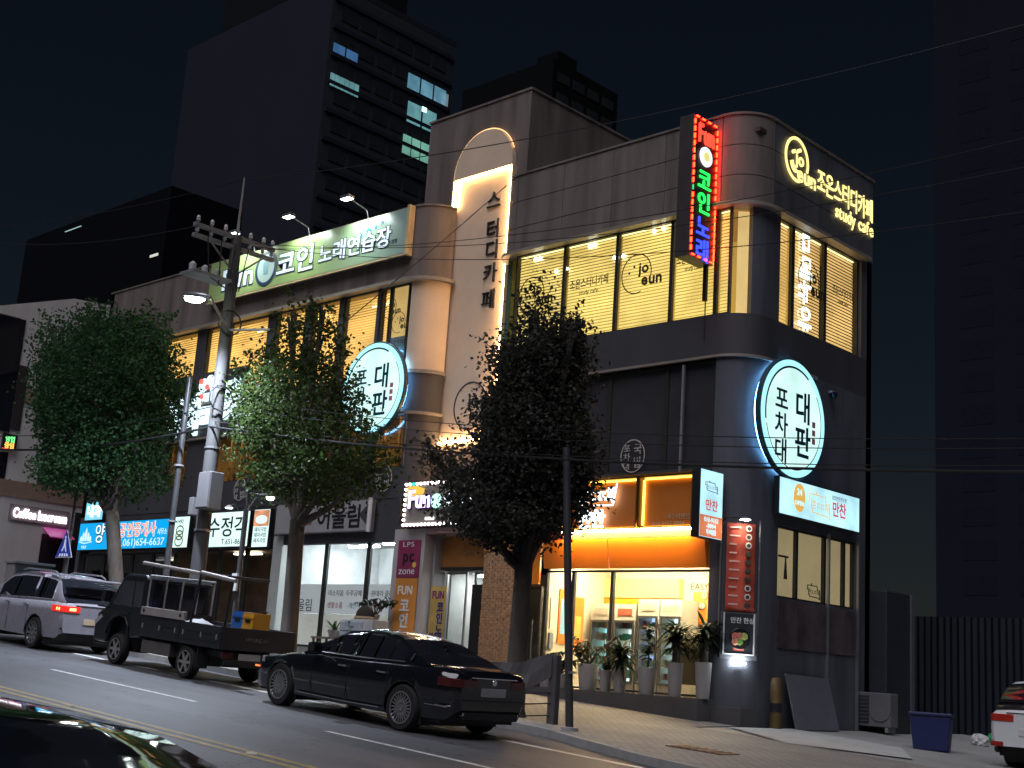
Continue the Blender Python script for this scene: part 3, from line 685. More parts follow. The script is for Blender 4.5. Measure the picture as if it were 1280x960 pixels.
# ================================================================== signs
def signA(name, label, x0, x1, z0, z1, y=24.95, depth=.15, face=None, frame=m_black, fw=.03, cat='sign'):
    t = thing(name, label, cat, ((x0+x1)/2, y, z0)); w2, h = (x1-x0)/2, z1-z0
    B(-w2, w2, -depth, 0, 0, h).build('box', frame, t, bevel=.008)
    if face: B(-w2+fw, w2-fw, -depth-.008, -depth-.001, fw, h-fw).build('face', face, t)
    return t, w2, h, -depth-.012
def signB(name, label, y0, y1, z0, z1, x=XB+.05, depth=.15, face=None, frame=m_black, fw=.03, cat='sign'):
    t = thing(name, label, cat, (x, (y0+y1)/2, z0), math.pi/2); w2, h = (y1-y0)/2, z1-z0
    B(-w2, w2, -depth, 0, 0, h).build('box', frame, t, bevel=.008)
    if face: B(-w2+fw, w2-fw, -depth-.008, -depth-.001, fw, h-fw).build('face', face, t)
    return t, w2, h, -depth-.012
e_box = emit('lightbox_white', (.52, .90, 1), 1.0, var=.22, scale=1.6)
p_red = mat('print_crimson', (.62, .05, .06), .5); p_or = mat('print_orange', (.75, .34, .04), .5); p_bk = m_ink
e_pr_red = emit('backlit_red', (.85, .16, .18), .55); e_pr_or = emit('backlit_orange', (.95, .55, .12), .75); e_pr_grey = emit('backlit_grey', (.25, .32, .38), .5)

# side facade light box
t, w2, h, yf = signB('lightbox_sign', 'white light box sign reading 만찬 on the side wall above small windows', 26.13, 29.92, 5.95, 6.86, face=e_box)
MB().prism(ell(-1.0, .5, .26, .34, 28), yf, yf+.004).build('badge', e_pr_or, t)
letters(t, '24', -1.0, .56, .22, e_box, y=yf-.004, depth=.006, center=True, bold=.03); letters(t, 'OPEN', -1.0, .32, .15, e_box, y=yf-.004, depth=.006, center=True, bold=.03)
def pot_logo(t, x, z, w, h, m, y):
    MB().tube([(x, y, z+h*.55), (x+w*.03, y, z+h*.95), (x+w*.75, y, z+h*.95), (x+w*.8, y, z+h*.6)], .012, 6).build('pot_lid', m, t)
    MB().tube([(x+w*.33, y, z+h*.95), (x+w*.33, y, z+h*1.12)], .014, 6).build('pot_knob', m, t)
    MB().tube([(x+w*.12, y, z+h*.75), (x+w*.12, y, z+h*.25), (x+w*.2, y, z+h*.08), (x+w*.85, y, z+h*.02), (x+w*.98, y, z-h*.12), (x+w*.95, y, z+h*.7)], .012, 6).build('pot_outline', m, t)
    letters(t, '프ㄷㅁ치', x+w*.15, z+h*.25, h*.52, m, w=w*.78, y=y, depth=.006)
pot_logo(t, -.58, .2, 1.0, .5, e_pr_or, yf)
letters(t, '만찬', .52, .3, .40, e_pr_red, w=.68, y=yf, depth=.006, bold=.02)
letters(t, '집밥반찬전문점', .50, .68, .12, e_pr_grey, w=.72, y=yf, depth=.006)

# projecting light box beside the corner (faces the lane)
sx, _ = onY(903, 640, 24.85); y0 = onX(874, 640, sx)[0]; zt = onX(890, 588, sx)[1]; zb = onX(890, 674, sx)[1]
t, w2, h, yf = signB('projecting_sign', 'small projecting light box, white top and orange phone number below', y0, 24.85, zb, zt, x=sx-.22, depth=.22, face=e_box, fw=.02)
B(-w2+.02, w2-.02, yf-.003, yf+.002, .03, h*.33).build('phone_panel', emit('backlit_orange_red', (.95, .25, .10), .6), t)
pot_logo(t, -w2*.6, h*.68, w2*1.1, .22, e_pr_grey, yf-.004)
letters(t, '만찬', -w2*.55, h*.42, .27, e_pr_red, w=w2*1.1, y=yf-.004, depth=.006, bold=.02)
for s_, zz in (('010-9152', .24), ('-8994', .15), ('여수미평점', .06)): letters(t, s_, 0, h*zz, .13, e_box, w=w2*1.3 if zz > .2 else w2*.8, y=yf-.006, depth=.006, center=True) if False else letters(t, s_, -w2*(.62 if zz > .2 else .42), h*zz, .14, e_box, w=w2*(1.25 if zz > .2 else .85), y=yf-.006, depth=.006, bold=.02)

# big round signs
e_round = emit('round_face', (.66, 1, .93), 1.0, var=.15, scale=1.3); e_rim = emit('round_rim', (.40, .90, 1), 1.15)
m_blueink = mat('ink_blue', (.01, .05, .10), .5)
def round_sign(name, label, loc, rotz, r):
    t = thing(name, label, 'sign', loc, rotz)
    annulus(MB(), 0, 0, r*.93, r*.93, .04, -.03, .01, 64).build('added_halo', emit('halo_cyan', (.20, .55, 1), 16), t)  # hidden ring, added to throw a blue glow on the wall
    MB().lathe([(r*.9, -.07), (r, -.08), (r, -.18), (r*.985, -.2)], 64, (0, 0, 0), 'y').build('drum', mat('drum_dark', (.02, .06, .09), .4), t, smooth=True)
    MB().lathe([(r*.965, -.205), (r*.965, -.215)], 64, (0, 0, 0), 'y').build('rim', e_rim, t)
    MB().lathe([(r*.86, -.217), (r*.86, -.222)], 64, (0, 0, 0), 'y').build('face', e_round, t)
    annulus(MB(), 0, 0, r*.865, r*.865, r*.035, -.226, -.222, 40, 60, 190).build('brush_ring', m_blueink, t)
    annulus(MB(), 0, 0, r*.85, r*.85, r*.015, -.226, -.222, 40, 195, 395).build('brush_ring', m_blueink, t)
    for i, ch in enumerate('대판'): letters(t, ch, r*.02, r*(.02-.58*i), r*.56, m_blueink, w=r*.5, y=-.226, depth=.008, bold=.02)
    for i, ch in enumerate('포차대'): letters(t, ch, -r*.58, r*(.10-.42*i), r*.42, m_blueink, w=r*.40, y=-.226, depth=.008, bold=.015)
    mb = MB()
    for i in range(3): mb.box(r*.56, r*.66, -.225, -.222, r*(-.05-.14*i), r*(.05-.14*i))
    for i in range(3): B(r*.56, r*.66, -.227, -.223, r*(-.05-.14*i), r*(.05-.14*i)).build('seal', mat('seal_pink', (.8, .25, .35), .5), t)
    return t
round_sign('round_sign', 'large round white sign with brush lettering on the side wall facing the lane', (XB+.045, 26.62, 8.3), math.pi/2, 1.47)
rx, rz = onY(466, 485, 24.75)
round_sign('round_sign', 'large round white sign half hidden by the middle tree on the long facade', (rx, 24.95, rz), 0, 1.45)

# study cafe LED lettering on the side parapet
e_ylet = emit('led_letter_yellow', (1, .80, .28), 1.5)
t = thing('study_cafe_sign', 'glowing yellow jo eun study cafe letters on the corner parapet', 'sign', (XB+.04, 26.2, 14.0), math.pi/2)
m_yback = mat('letter_back', (.10, .08, .03), .5)
annulus(MB(), .62, 1.02, .56, .60, .075, -.06, -.035, 40, -20, 285).build('logo_ring', e_ylet, t)
for dx, dz in ((-.2, .15), (.05, .25)): MB().lathe([(.05, -.12), (.05, -.04)], 12, (.62+dx, 0, 1.02+dz), 'y').build('logo_eye', e_ylet, t)
annulus(MB(), .55, .95, .25, .3, .05, -.12, -.04, 12, 190, 290).build('logo_smile', e_ylet, t)
letters(t, 'jo', .58, .92, .50, e_ylet, y=-.04, depth=.02, bold=.02); letters(t, 'eun', .66, .50, .60, e_ylet, y=-.04, depth=.02, bold=.02)
letters(t, '조온스터디카페', 1.62, .58, .70, e_ylet, w=2.95, y=-.04, depth=.02, bold=.012)
letters(t, 'study cafe', 2.55, .12, .52, e_ylet, w=2.05, y=-.04, depth=.02, bold=.012)

# vertical projecting karaoke sign with running bulbs
sx, _ = onY(893, 250, 24.9); y0 = onX(864, 240, sx)[0]; zt = onX(879, 148, sx)[1]; zb = onX(876, 325, sx)[1]; th = .42
y1 = 24.93; sw = y1-y0
t = thing('vertical_sign', 'tall dark projecting sign with red bulbs and neon Fun 코인노래 letters', 'sign', (sx, (y0+y1)/2, zb), math.pi/2)
hh = zt-zb; w2 = sw/2
B(-w2, w2, 0, th, 0, hh).build('box', mat('sign_dark_box', (.055, .045, .05), .5), t, bevel=.01)
B(-w2+.06, w2-.06, -.01, -.001, .06, hh-.06).build('face', m_black, t)
e_bulb = emit('bulb_red', (1, .014, .003), 30); e_bulbg = emit('bulb_green', (.05, .6, .2), 1.2)
def capsule(mb, x, y, z, dx, dz, r=.022): return mb.tube([(x-dx*1.2, y, z-dz*1.2), (x-dx, y, z-dz), (x+dx, y, z+dz), (x+dx*1.2, y, z+dz*1.2)], [r*.3, r, r, r*.3], 6)
nb = 18
for k in range(nb):
    z = .1+(hh-.2)*(k+.5)/nb
    for s_ in (-1, 1): capsule(MB(), s_*(w2-.03), -.03, z, 0, .055).build('bulb', e_bulbg if (k == 8 and s_ < 0) else e_bulb, t)
for k in range(4):
    for z in (.04, hh-.04): capsule(MB(), -w2+sw*(k+.5)/4, -.03, z, .05, 0).build('bulb', e_bulb, t)
def neon(n, c, st): return emit(n, c, st)
letters(t, 'Fun', -w2*.68, hh-.66, .70, neon('neon_red', (1, .06, .03), 2.0), w=w2*1.36, y=-.04, depth=.05, bold=.01)
MB().lathe([(.25, -.05), (.25, -.02)], 32, (w2*.02, 0, hh-.98), 'y').build('badge', emit('badge_pale', (.75, .92, .95), 1.2), t)
MB().lathe([(.12, -.06), (.12, -.05)], 24, (w2*.02, 0, hh-.98), 'y').build('badge_dot', emit('badge_yellow', (.85, .8, .25), .9), t)
for i, ch in enumerate('코인'): letters(t, ch, -w2*.58, hh-1.82-.58*i, .60, neon('neon_green', (.02, 1, .12), 1.6), y=-.03, depth=.03, w=w2*1.15, bold=.012)
for i, ch in enumerate('노래'): letters(t, ch, -w2*.58, hh-3.02-.58*i, .60, neon('neon_blue', (.03, .06, 1), 2.2), y=-.03, depth=.03, w=w2*1.15, bold=.012)
B(w2-.12, w2-.04, .1, .2, -.9, 0).build('conduit', m_black, t)
for z in (hh*.3, hh*.75): B(w2, w2+.07, .1, .3, z, z+.1).build('bracket', m_black, t)
MB().tube([(w2-.05, .15, -.9), (w2-.05, .15, -1.9)], .015, 6).build('cable', m_cable, t)

# orange shop sign with edge lights
x0, z1 = onY(700, 604, 24.7); x1, z0 = onY(864, 658, 24.7); z1 = onY(864, 591, 24.7)[1]
t = thing('shop_sign', 'long orange two panel shop sign with glowing yellow edges over the side dish shop', 'sign', ((x0+x1)/2, 24.9, z0)); w2, h = (x1-x0)/2, z1-z0
xd = onY(797, 620, 24.7)[0]-(x0+x1)/2
e_edge = emit('edge_glow', (1, .62, .08), 4.5)
for a, b in ((-w2, xd-.03), (xd+.03, w2)):
    B(a, b, -.02, .05, 0, h).build('panel', mat('sign_orange', (.62, .19, .03), .5, var=.05), t)
    MB().box(a, a+.03, -.2, -.021, 0, h).box(b-.03, b, -.2, -.021, 0, h).box(a+.03, b-.03, -.2, -.021, 0, .03).box(a+.03, b-.03, -.2, -.021, h-.03, h).build('frame', mat('frame_bronze', (.20, .09, .02), .4), t)
    MB().box(a+.035, a+.075, -.08, -.04, .08, h-.08).build('edge_light', e_edge, t)
    MB().box(a+.08, b-.08, -.08, -.04, h-.075, h-.035).build('edge_light', e_edge, t)
    MB().box(a+.08, b-.08, -.07, -.045, .035, .06).build('edge_light', emit('edge_glow_low', (1, .55, .06), 2.2), t)
B(-w2, w2, -.26, -.205, h+.0, h+.04).build('visor', mat('frame_bronze', (.2, .09, .02), .4), t)
MB().box(-w2+.05, w2-.05, -.17, -.13, -.05, -.015).build('down_light', emit('down_glow', (1, .60, .18), 240), t)
e_wl = emit('led_letter_white', (.80, .92, 1), 3)
lx = onY(735, 620, 24.7)[0]-(x0+x1)/2
letters(t, '프ㄷㅁ치', lx-.35, h*.55, .42, e_wl, w=1.15, y=-.12, depth=.06, bold=.02); letters(t, '만찬', lx-.35, h*.08, .48, e_wl, w=.85, y=-.12, depth=.06, bold=.03)
MB().tube([(lx-.45, -.12, h*.5), (lx+.75, -.12, h*.48), (lx+.85, -.12, h*.9)], .02, 6).build('pot_outline', e_wl, t)
letters(t, '여수미평점', xd+.75, .22, .15, mat('print_pale', (.6, .45, .3), .6), y=-.03, depth=.01); letters(t, '010-9152-8994', xd+.35, .06, .15, mat('print_pale', (.6, .45, .3), .6), y=-.03, depth=.01)

# menu banner and poster frame on the rounded corner
ang = 316; nx, ny = math.cos(rad(ang)), math.sin(rad(ang)); bx, by = -17.5+.93*nx, 25.9+.93*ny
zt = 5.62; zb = 3.62
rz_ = math.atan2(ny, nx)+math.pi/2
t = thing('menu_banner', 'long orange red menu banner with round dish pictures on the corner column', 'banner', (bx, by, zb), rz_)
m_ban = mat('banner_red', (.62, .10, .06), .55, var=.12, scale=2); nseg = 14; mb = MB(); hh = zt-zb
for i in range(nseg+1):
    z = hh*i/nseg; dy = -.02-.02*math.sin(i*1.3)
    mb.v += [(-.33, dy, z), (.33, dy-.01, z)]
    if i: mb.f.append((2*i-2, 2*i-1, 2*i+1, 2*i))
o = mb.build('cloth', m_ban, t, smooth=True); sm = o.modifiers.new('thick', 'SOLIDIFY'); sm.thickness = .006
random.seed(2)
for k in range(10):
    z = hh*(1-(k+.6)/10.3)
    d = MB().lathe([(.075, -.056), (.07, -.064)], 18, (.17, 0, z), 'y').build('dish_plate', mat('plate_white', (.7, .66, .6), .5) if k in (0, 1, 2, 7, 8) else mat('plate_brown', (.10, .05, .04), .5), t)
    MB().lathe([(.045, -.066), (.04, -.07)], 14, (.17, 0, z), 'y').build('food', mat('food_dark', (.06, .04, .03), .6), d)
    B(-.27, -.27+random.uniform(.16, .26), -.058, -.052, z, z+.035).build('print_line', mat('print_pink', (.75, .5, .45), .5), t)
for x_ in (-.45, .45): MB().tube([(x_, .05, -.5), (x_, .05, hh+.1)], .02, 8).build('side_rail', m_alu, t)
t = thing('poster_frame', 'black food poster in a lit frame below the red menu banner', 'poster', (bx, by, 2.55), rz_)
B(-.42, .42, -.03, .02, 0, 1.05).build('backboard', mat('board_dark', (.10, .10, .11), .5), t)
MB().box(-.36, -.33, -.06, -.031, .1, 1.03).box(.33, .36, -.06, -.031, .1, 1.03).box(-.33, .33, -.06, -.031, .1, .13).build('frame', m_white, t)
B(-.32, .32, -.045, -.031, .14, 1.02).build('print', mat('poster_black', (.03, .035, .045), .4), t)
MB().lathe([(.24, -.047), (.23, -.055)], 28, (.02, 0, .46), 'y').build('bowl_picture', mat('bowl_dark', (.01, .01, .01), .4), t)
for k, c in enumerate(((.45, .12, .09), (.5, .16, .12), (.35, .4, .1), (.55, .2, .14), (.15, .32, .06))):
    MB().lathe([(.085, -.057), (.06, -.066)], 12, (-.08+.1*(k % 3), 0, .52-.12*(k//3)), 'y').build('food', mat('food_%d' % k, c, .5, var=.4, scale=25), t)
letters(t, '만찬 한상', -.2, .82, .14, m_white, y=-.048, depth=.004, bold=.02)
B(-.12, .12, -.05, -.046, .2, .26).build('price_tag', mat('tag_red', (.6, .08, .04), .5), t)
B(-.16, .16, -.14, -.08, -.1, -.06).build('lamp', emit('poster_lamp', (.85, .97, 1), 130), t)
B(-.13, .13, -.13, -.06, -.125, -.1).build('lamp_holder', m_alu, t)
# gooseneck lamp over the banner
t = thing('gooseneck_lamp', 'small gooseneck lamp over the menu banner', 'lamp', (bx, by, 5.66), rz_)
MB().tube([(-.42, .1, -.25), (-.42, 0, .0), (-.36, -.15, .06), (-.1, -.3, .06)], .018, 8).build('arm', m_black, t)
MB().lathe([(.02, .05), (.09, .03), (.15, -.02)], 20, (.02, -.32, .03)).build('shade', m_alu, t, smooth=True)
MB().lathe([(.13, -.015), (.12, -.02)], 20, (.02, -.32, .03)).build('bulb', emit('goose_bulb', (1, .9, .75), 160), t)

# --- left wing signs
gx0, gx1 = onY(262, 360, 24.8)[0], LX1-.02; gz0, gz1 = 14.18, 15.68
t = thing('banner_sign', 'long green floodlit karaoke banner sign on the left parapet', 'sign', ((gx0+gx1)/2, 24.98, gz0)); w2, h = (gx1-gx0)/2, gz1-gz0
def green_mat():
    m, tt, b = _nodes('banner_green'); N = tt.nodes.new; L = tt.links.new
    tc = N('ShaderNodeTexCoord'); sp = N('ShaderNodeSeparateXYZ'); L(tc.outputs['Object'], sp.inputs[0])
    r = N('ShaderNodeMapRange'); r.inputs[1].default_value = w2*.1; r.inputs[2].default_value = w2; L(sp.outputs[0], r.inputs[0])
    mx = N('ShaderNodeMix'); mx.data_type = 'RGBA'; mx.inputs['A'].default_value = (.38, .52, .20, 1); mx.inputs['B'].default_value = (.34, .47, .44, 1); L(r.outputs[0], mx.inputs['Factor']); L(mx.outputs['Result'], b.inputs['Base Color'])
    b.inputs['Roughness'].default_value = .28; return m
B(-w2, w2, -.2, 0, 0, h).build('box', mat('banner_box', (.30, .25, .18), .6), t)
B(-w2+.03, w2-.06, -.215, -.201, .03, h-.03).build('face', green_mat(), t)
MB().box(w2-.05, w2+.06, -.24, -.0, -.05, h+.05).box(-w2, w2-.05, -.24, -.2, -.06, 0).build('frame', mat('frame_cream', (.62, .48, .28), .5), t)
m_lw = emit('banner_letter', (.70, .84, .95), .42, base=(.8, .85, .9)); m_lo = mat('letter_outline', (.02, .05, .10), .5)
def outlined(t, s_, x, z, hh, w, y):
    letters(t, s_, x, z, hh, m_lo, w=w, y=y+.012, depth=.012, bold=.055); letters(t, s_, x, z, hh, m_lw, w=w, y=y, depth=.012, bold=.02)
def lxo(px, py): return onY(px, py, 24.76)[0]-(gx0+gx1)/2
outlined(t, 'Fun', lxo(278, 345), .33, 1.05, lxo(318, 345)-lxo(278, 345), -.235)
outlined(t, '코인', lxo(346, 330), .36, .95, lxo(393, 320)-lxo(346, 320), -.235)
outlined(t, '노래연습장', lxo(399, 315), .42, .72, lxo(487, 300)-lxo(399, 300), -.235)
cx = lxo(333, 335)
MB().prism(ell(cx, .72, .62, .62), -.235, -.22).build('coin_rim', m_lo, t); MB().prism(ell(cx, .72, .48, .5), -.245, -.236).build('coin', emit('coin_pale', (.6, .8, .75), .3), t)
MB().prism([(cx-.1, .5), (cx+.12, .5), (cx+.16, .9), (cx-.02, 1.05), (cx-.16, .9)], -.252, -.246).build('coin_figure', mat('figure_teal', (.25, .45, .5), .5), t)
letters(t, '24 시간 영업', w2-1.25, .42, .16, m_lo, y=-.225, depth=.01)
for dx, dz, r_ in ((2.2, .95, .09), (1.85, 1.05, .16), (1.5, 1.1, .08), (1.2, 1.22, .1), (1.0, 1.0, .06)):
    MB().prism([(w2-dx+(r_ if k % 2 == 0 else r_*.42)*math.sin(math.pi*k/5), dz+(r_ if k % 2 == 0 else r_*.42)*math.cos(math.pi*k/5)) for k in range(10)], -.226, -.217).build('star', mat('star_blue', (.05, .25, .45), .5), t)
# floodlights on arms above the banner
for i, px in enumerate((300, 366, 437)):
    x = onY(px, 290, 24.2)[0]; 
    f = thing('floodlight', ['small arm floodlight above the banner beside the utility pole', 'small arm floodlight above the middle of the green banner', 'small arm floodlight above the right end of the green banner'][i], 'floodlight', (x, 24.9, 15.75), group='floodlights over the banner')
    MB().tube([(0, 0, 0), (0, -.1, .25), (0, -.85, .42)], .022, 8).build('arm', m_alu, f)
    B(-.22, .22, -1.05, -.8, .36, .46).build('head', m_alu, f, bevel=.02)
    B(-.19, .19, -1.03, -.82, .345, .358).build('lens', emit('flood_lens', (.88, 1, .98), 16), f)
    ld = bpy.data.lights.new('flood_light', 'SPOT'); ld.energy = 330; ld.color = (.86, 1, .95); ld.spot_size = rad(125); ld.spot_blend = .8; ld.shadow_soft_size = .12
    lo = bpy.data.objects.new('flood_light', ld); sc.collection.objects.link(lo); lo.parent = f; lo.location = (0, -.92, .32); lo.rotation_euler = (rad(38), 0, 0)
# restaurant letters (white, hand-brushed) with small red and white emblem
rx0, rz0 = onY(203, 548, 24.9); rx1, _ = onY(300, 530, 24.9)
t = thing('restaurant_letters', 'thick white glowing brush letters on the left wing beside the utility pole', 'sign', (rx0, 24.98, rz0))
e_wl2 = emit('led_letter_cold', (.70, .93, 1), 1.4)
letters(t, '장터국', .1, .15, 1.5, e_wl2, w=rx1-rx0-1.5, y=-.1, depth=.1, bold=.06); letters(t, '밥', rx1-rx0-1.4, .55, 1.4, e_wl2, y=-.1, depth=.1, bold=.06)
for k, (dx, dz, r_, c) in enumerate(((2.35, 1.72, .26, 'w'), (2.75, 1.85, .22, 'w'), (3.0, 1.6, .2, 'w'), (2.3, 1.85, .1, 'r'), (2.7, 1.62, .1, 'r'), (2.4, 1.3, .1, 'r'), (2.95, 1.35, .16, 'w'))):
    MB().lathe([(r_, -.1), (r_*.9, -.16)], 16, (dx, -.06 if c == 'r' else 0, dz), 'y').build('emblem', e_wl2 if c == 'w' else emit('emblem_red', (1, .12, .1), 1.5), t)
B(-.1, rx1-rx0+.1, -.03, 0, -.1, 2.2).build('backboard', m_wall2, t)
# blue estate agency sign
e_blue = emit('lightbox_blue', (.0, .42, .92), .85)
x0, x1 = onY(98, 674, 24.8)[0], onY(211, 665, 24.8)[0]
t, w2, h, yf = signA('agency_sign', 'bright blue light box sign of an estate agency with phone number', x0, x1, 5.40, 6.46, face=e_blue)
letters(t, '양', -w2+1.22, .34, .78, m_ink, y=yf, depth=.01, bold=.05); letters(t, '양', -w2+1.22, .34, .78, emit('backlit_ice', (.8, .97, 1), 1.1), y=yf-.008, depth=.008, bold=.01)
e_pk = emit('backlit_salmon', (1, .38, .28), .8); e_lt = emit('backlit_pale', (.7, .95, 1), .9)
letters(t, '공인중개사', -w2+2.95, .5, .56, e_lt, w=2.5, y=yf+.002, depth=.008, bold=.05); letters(t, '공인중개사', -w2+2.95, .5, .56, e_pk, w=2.5, y=yf-.006, depth=.008, bold=.015)
letters(t, '사무소', 2*w2-w2-.72, .5, .26, e_lt, w=.62, y=yf, depth=.008)
letters(t, 'T.061)654-6637', -w2+2.9, .12, .38, e_lt, w=2*w2-3.1, y=yf, depth=.008)
for k, (dx, hh) in enumerate(((.22, .2), (.38, .36), (.56, .52), (.74, .34), (.9, .2))):
    MB().prism([(-w2+dx-.07, .36), (-w2+dx+.07, .36), (-w2+dx+.07, .36+hh*.7), (-w2+dx, .36+hh), (-w2+dx-.07, .36+hh*.7)], yf, yf+.004).build('skyline_mark', e_lt, t)
MB().tube([(-w2+.12, yf, .33), (-w2+.5, yf, .27), (-w2+1.05, yf, .33)], .02, 6).build('swoosh', e_lt, t)
letters(t, '부동산', -w2+.3, .08, .14, e_lt, y=yf, depth=.008)
# small cyan sign above it, on the left
x0, x1 = onY(101, 650, 24.6)[0], onY(123, 650, 24.6)[0]
t, w2, h, yf = signA('corner_sign', 'small pale cyan light box with white letters left of the blue agency sign', x0, x1, 6.52, 7.25, y=24.9, face=emit('lightbox_cyan', (.25, .72, .9), .9))
letters(t, '내과', -w2*.8, .18, .5, e_wl, w=w2*1.6, y=yf, depth=.01, bold=.03)
# white restaurant signs
e_pale = emit('lightbox_pale', (.72, .98, .93), 1.05, var=.06)
x0, x1 = onY(216, 665, 24.8)[0], onY(236, 665, 24.8)[0]
t, w2, h, yf = signA('picture_sign', 'narrow white light box with yellow green coin picture beside the blue sign', x0, x1, 5.38, 6.5, face=e_pale)
for dz, r_ in ((.25, .26), (.45, .24), (.62, .24)):
    annulus(MB(), -.05, dz, r_, r_*.75, .05, yf-.002, yf+.002, 24).build('coin_picture', mat('coin_green', (.30, .38, .04), .5), t)
letters(t, '1492', -.28, .86, .2, m_ink, y=yf, depth=.006)
x0, x1 = onY(247, 662, 24.8)[0], onY(312, 655, 24.8)[0]
t, w2, h, yf = signA('noodle_sign', 'wide white light box sign with thin black 수정각 lettering behind the pole', x0, x1, 5.36, 6.56, face=e_pale)
letters(t, '수정각', -w2+.6, .42, .72, m_ink, w=2.3, y=yf, depth=.01, bold=.01); letters(t, 'T.651-8697', 0, .1, .26, m_ink, w=w2*.92, y=yf, depth=.006)
for i, px in enumerate((256, 290)):
    lx_ = onY(px, 645, 24.6)[0]-(x0+x1)/2
    MB().lathe([(.02, .1), (.10, .06), (.16, 0)], 16, (lx_, -.5, h+.05)).build('lamp_shade', m_white, t, smooth=True); MB().lathe([(.12, .0), (.1, -.02)], 12, (lx_, -.5, h+.05)).build('lamp', emit('shade_lamp', (.9, 1, 1), 8), t)
    MB().tube([(lx_, -.1, h), (lx_, -.3, h+.2), (lx_, -.5, h+.14)], .012, 6).build('lamp_arm', m_alu, t)
x0, x1 = onY(316, 660, 24.8)[0], onY(337, 655, 24.8)[0]
t, w2, h, yf = signA('menu_sign', 'small lit menu sign, orange top and pale lower half, beside the white restaurant sign', x0, x1, 5.32, 6.58, face=e_pale)
B(-w2+.04, w2-.04, yf-.002, yf+.002, h*.55, h-.05).build('dish_photo', emit('photo_orange', (.95, .42, .22), .6, var=.5, scale=4), t)
MB().prism(ell(0, h*.72, w2*.7, .14, 24), yf-.006, yf-.003).build('bowl_picture', e_pale, t)
for k in range(3): letters(t, '돼지국밥', -w2*.75, h*(.42-.14*k), .16, m_ink, w=w2*1.5, y=yf, depth=.006)
# grey handicraft sign
x0, x1 = onY(346, 650, 24.85)[0], onY(466, 640, 24.85)[0]
t, w2, h, yf = signA('grey_sign', 'grey unlit sign board with black 어울림 brush letters over the lit craft shop', x0, x1, 5.72, 6.66, face=mat('sign_grey', (.36, .35, .37), .5, var=.06), frame=m_grey)
ax = lambda px: onY(px, 645, 24.78)[0]-(x0+x1)/2
letters(t, '어울림', ax(396), .18, .74, m_ink, w=ax(452)-ax(396), y=yf, depth=.012, bold=.02)
MB().prism([(w2-.55, .5), (w2-.1, .12), (w2-.1, .85)], yf-.002, yf+.004).build('dark_wedge', mat('wedge_dark', (.06, .06, .07), .5), t)
MB().tube([(w2-.02, -.2, -.03), (w2-.02, -.2, h+.03)], .07, 10).build('end_post', m_white, t)
letters(t, '공예', ax(383), .48, .16, m_pr, y=yf, depth=.006); letters(t, '공방', ax(383), .26, .16, m_pg, y=yf, depth=.006)
# bulb-framed Fun sign over the entrance
x0, zt = onY(506, 604, 24.6); zb = onY(506, 658, 24.6)[1]; x1 = onY(604, 652, 24.6)[0]
t, w2, h, yf = signA('bulb_sign', 'entrance sign framed with round bulbs and a purple Fun wordmark', x0, x1, zb, zt, y=24.95, depth=.3, face=mat('sign_taupe', (.27, .25, .22), .55), frame=mat('frame_maroon', (.16, .06, .07), .5), fw=.07)
e_bw = emit('bulb_white', (1, .90, .92), 5)
for k in range(22): MB().lathe([(.0, -.06), (.035, -.045), (.045, 0)], 10, (-w2+.05+(2*w2-.1)*k/21, yf+.0, .04), 'y').build('bulb', e_bw, t, smooth=True)
for k in range(1, 8):
    for s_ in (-1, 1): MB().lathe([(.0, -.06), (.035, -.045), (.045, 0)], 10, (s_*(w2-.05), yf, .04+(h-.08)*k/8), 'y').build('bulb', e_bw, t, smooth=True)
for k in range(22): MB().lathe([(.0, -.06), (.035, -.045), (.045, 0)], 10, (-w2+.05+(2*w2-.1)*k/21, yf, h-.04), 'y').build('bulb', e_bw if k != 2 else emit('bulb_teal', (.0, .75, .7), 2), t, smooth=True)
e_pur = emit('led_purple', (.62, .22, 1), 2.2)
letters(t, 'Fun', -w2+.2, h*.42, .72, mat('letter_violet', (.10, .02, .3), .5), w=.95, y=yf-.02, depth=.04, bold=.06); letters(t, 'Fun', -w2+.2, h*.42, .72, emit('led_lilac', (.92, .72, 1), 2.4), w=.95, y=yf-.05, depth=.03, bold=.02)
MB().prism([(-w2+.15, h-.45), (-w2+.75, h-.45), (-w2+.85, h-.2), (-w2+.5, h-.1), (-w2+.15, h-.12)], yf-.04, yf-.01).build('yellow_mark', emit('mark_yellow', (1, .6, .08), .9), t)
MB().lathe([(.2, -.03), (.2, 0)], 24, (-w2+1.35, yf, h*.55), 'y').build('coin_mark', emit('coin_cyan', (.5, 1, .9), 1.6), t)
letters(t, '코인노래연습장', -w2+1.65, h*.4, .5, e_wl, w=2*w2-1.9, y=yf-.03, depth=.03, bold=.02)
B(-w2+.95, -w2+1.3, yf-.03, yf, .16, .24).build('spot_lamp', emit('spot_soft', (1, .95, .85), 1.5), t)
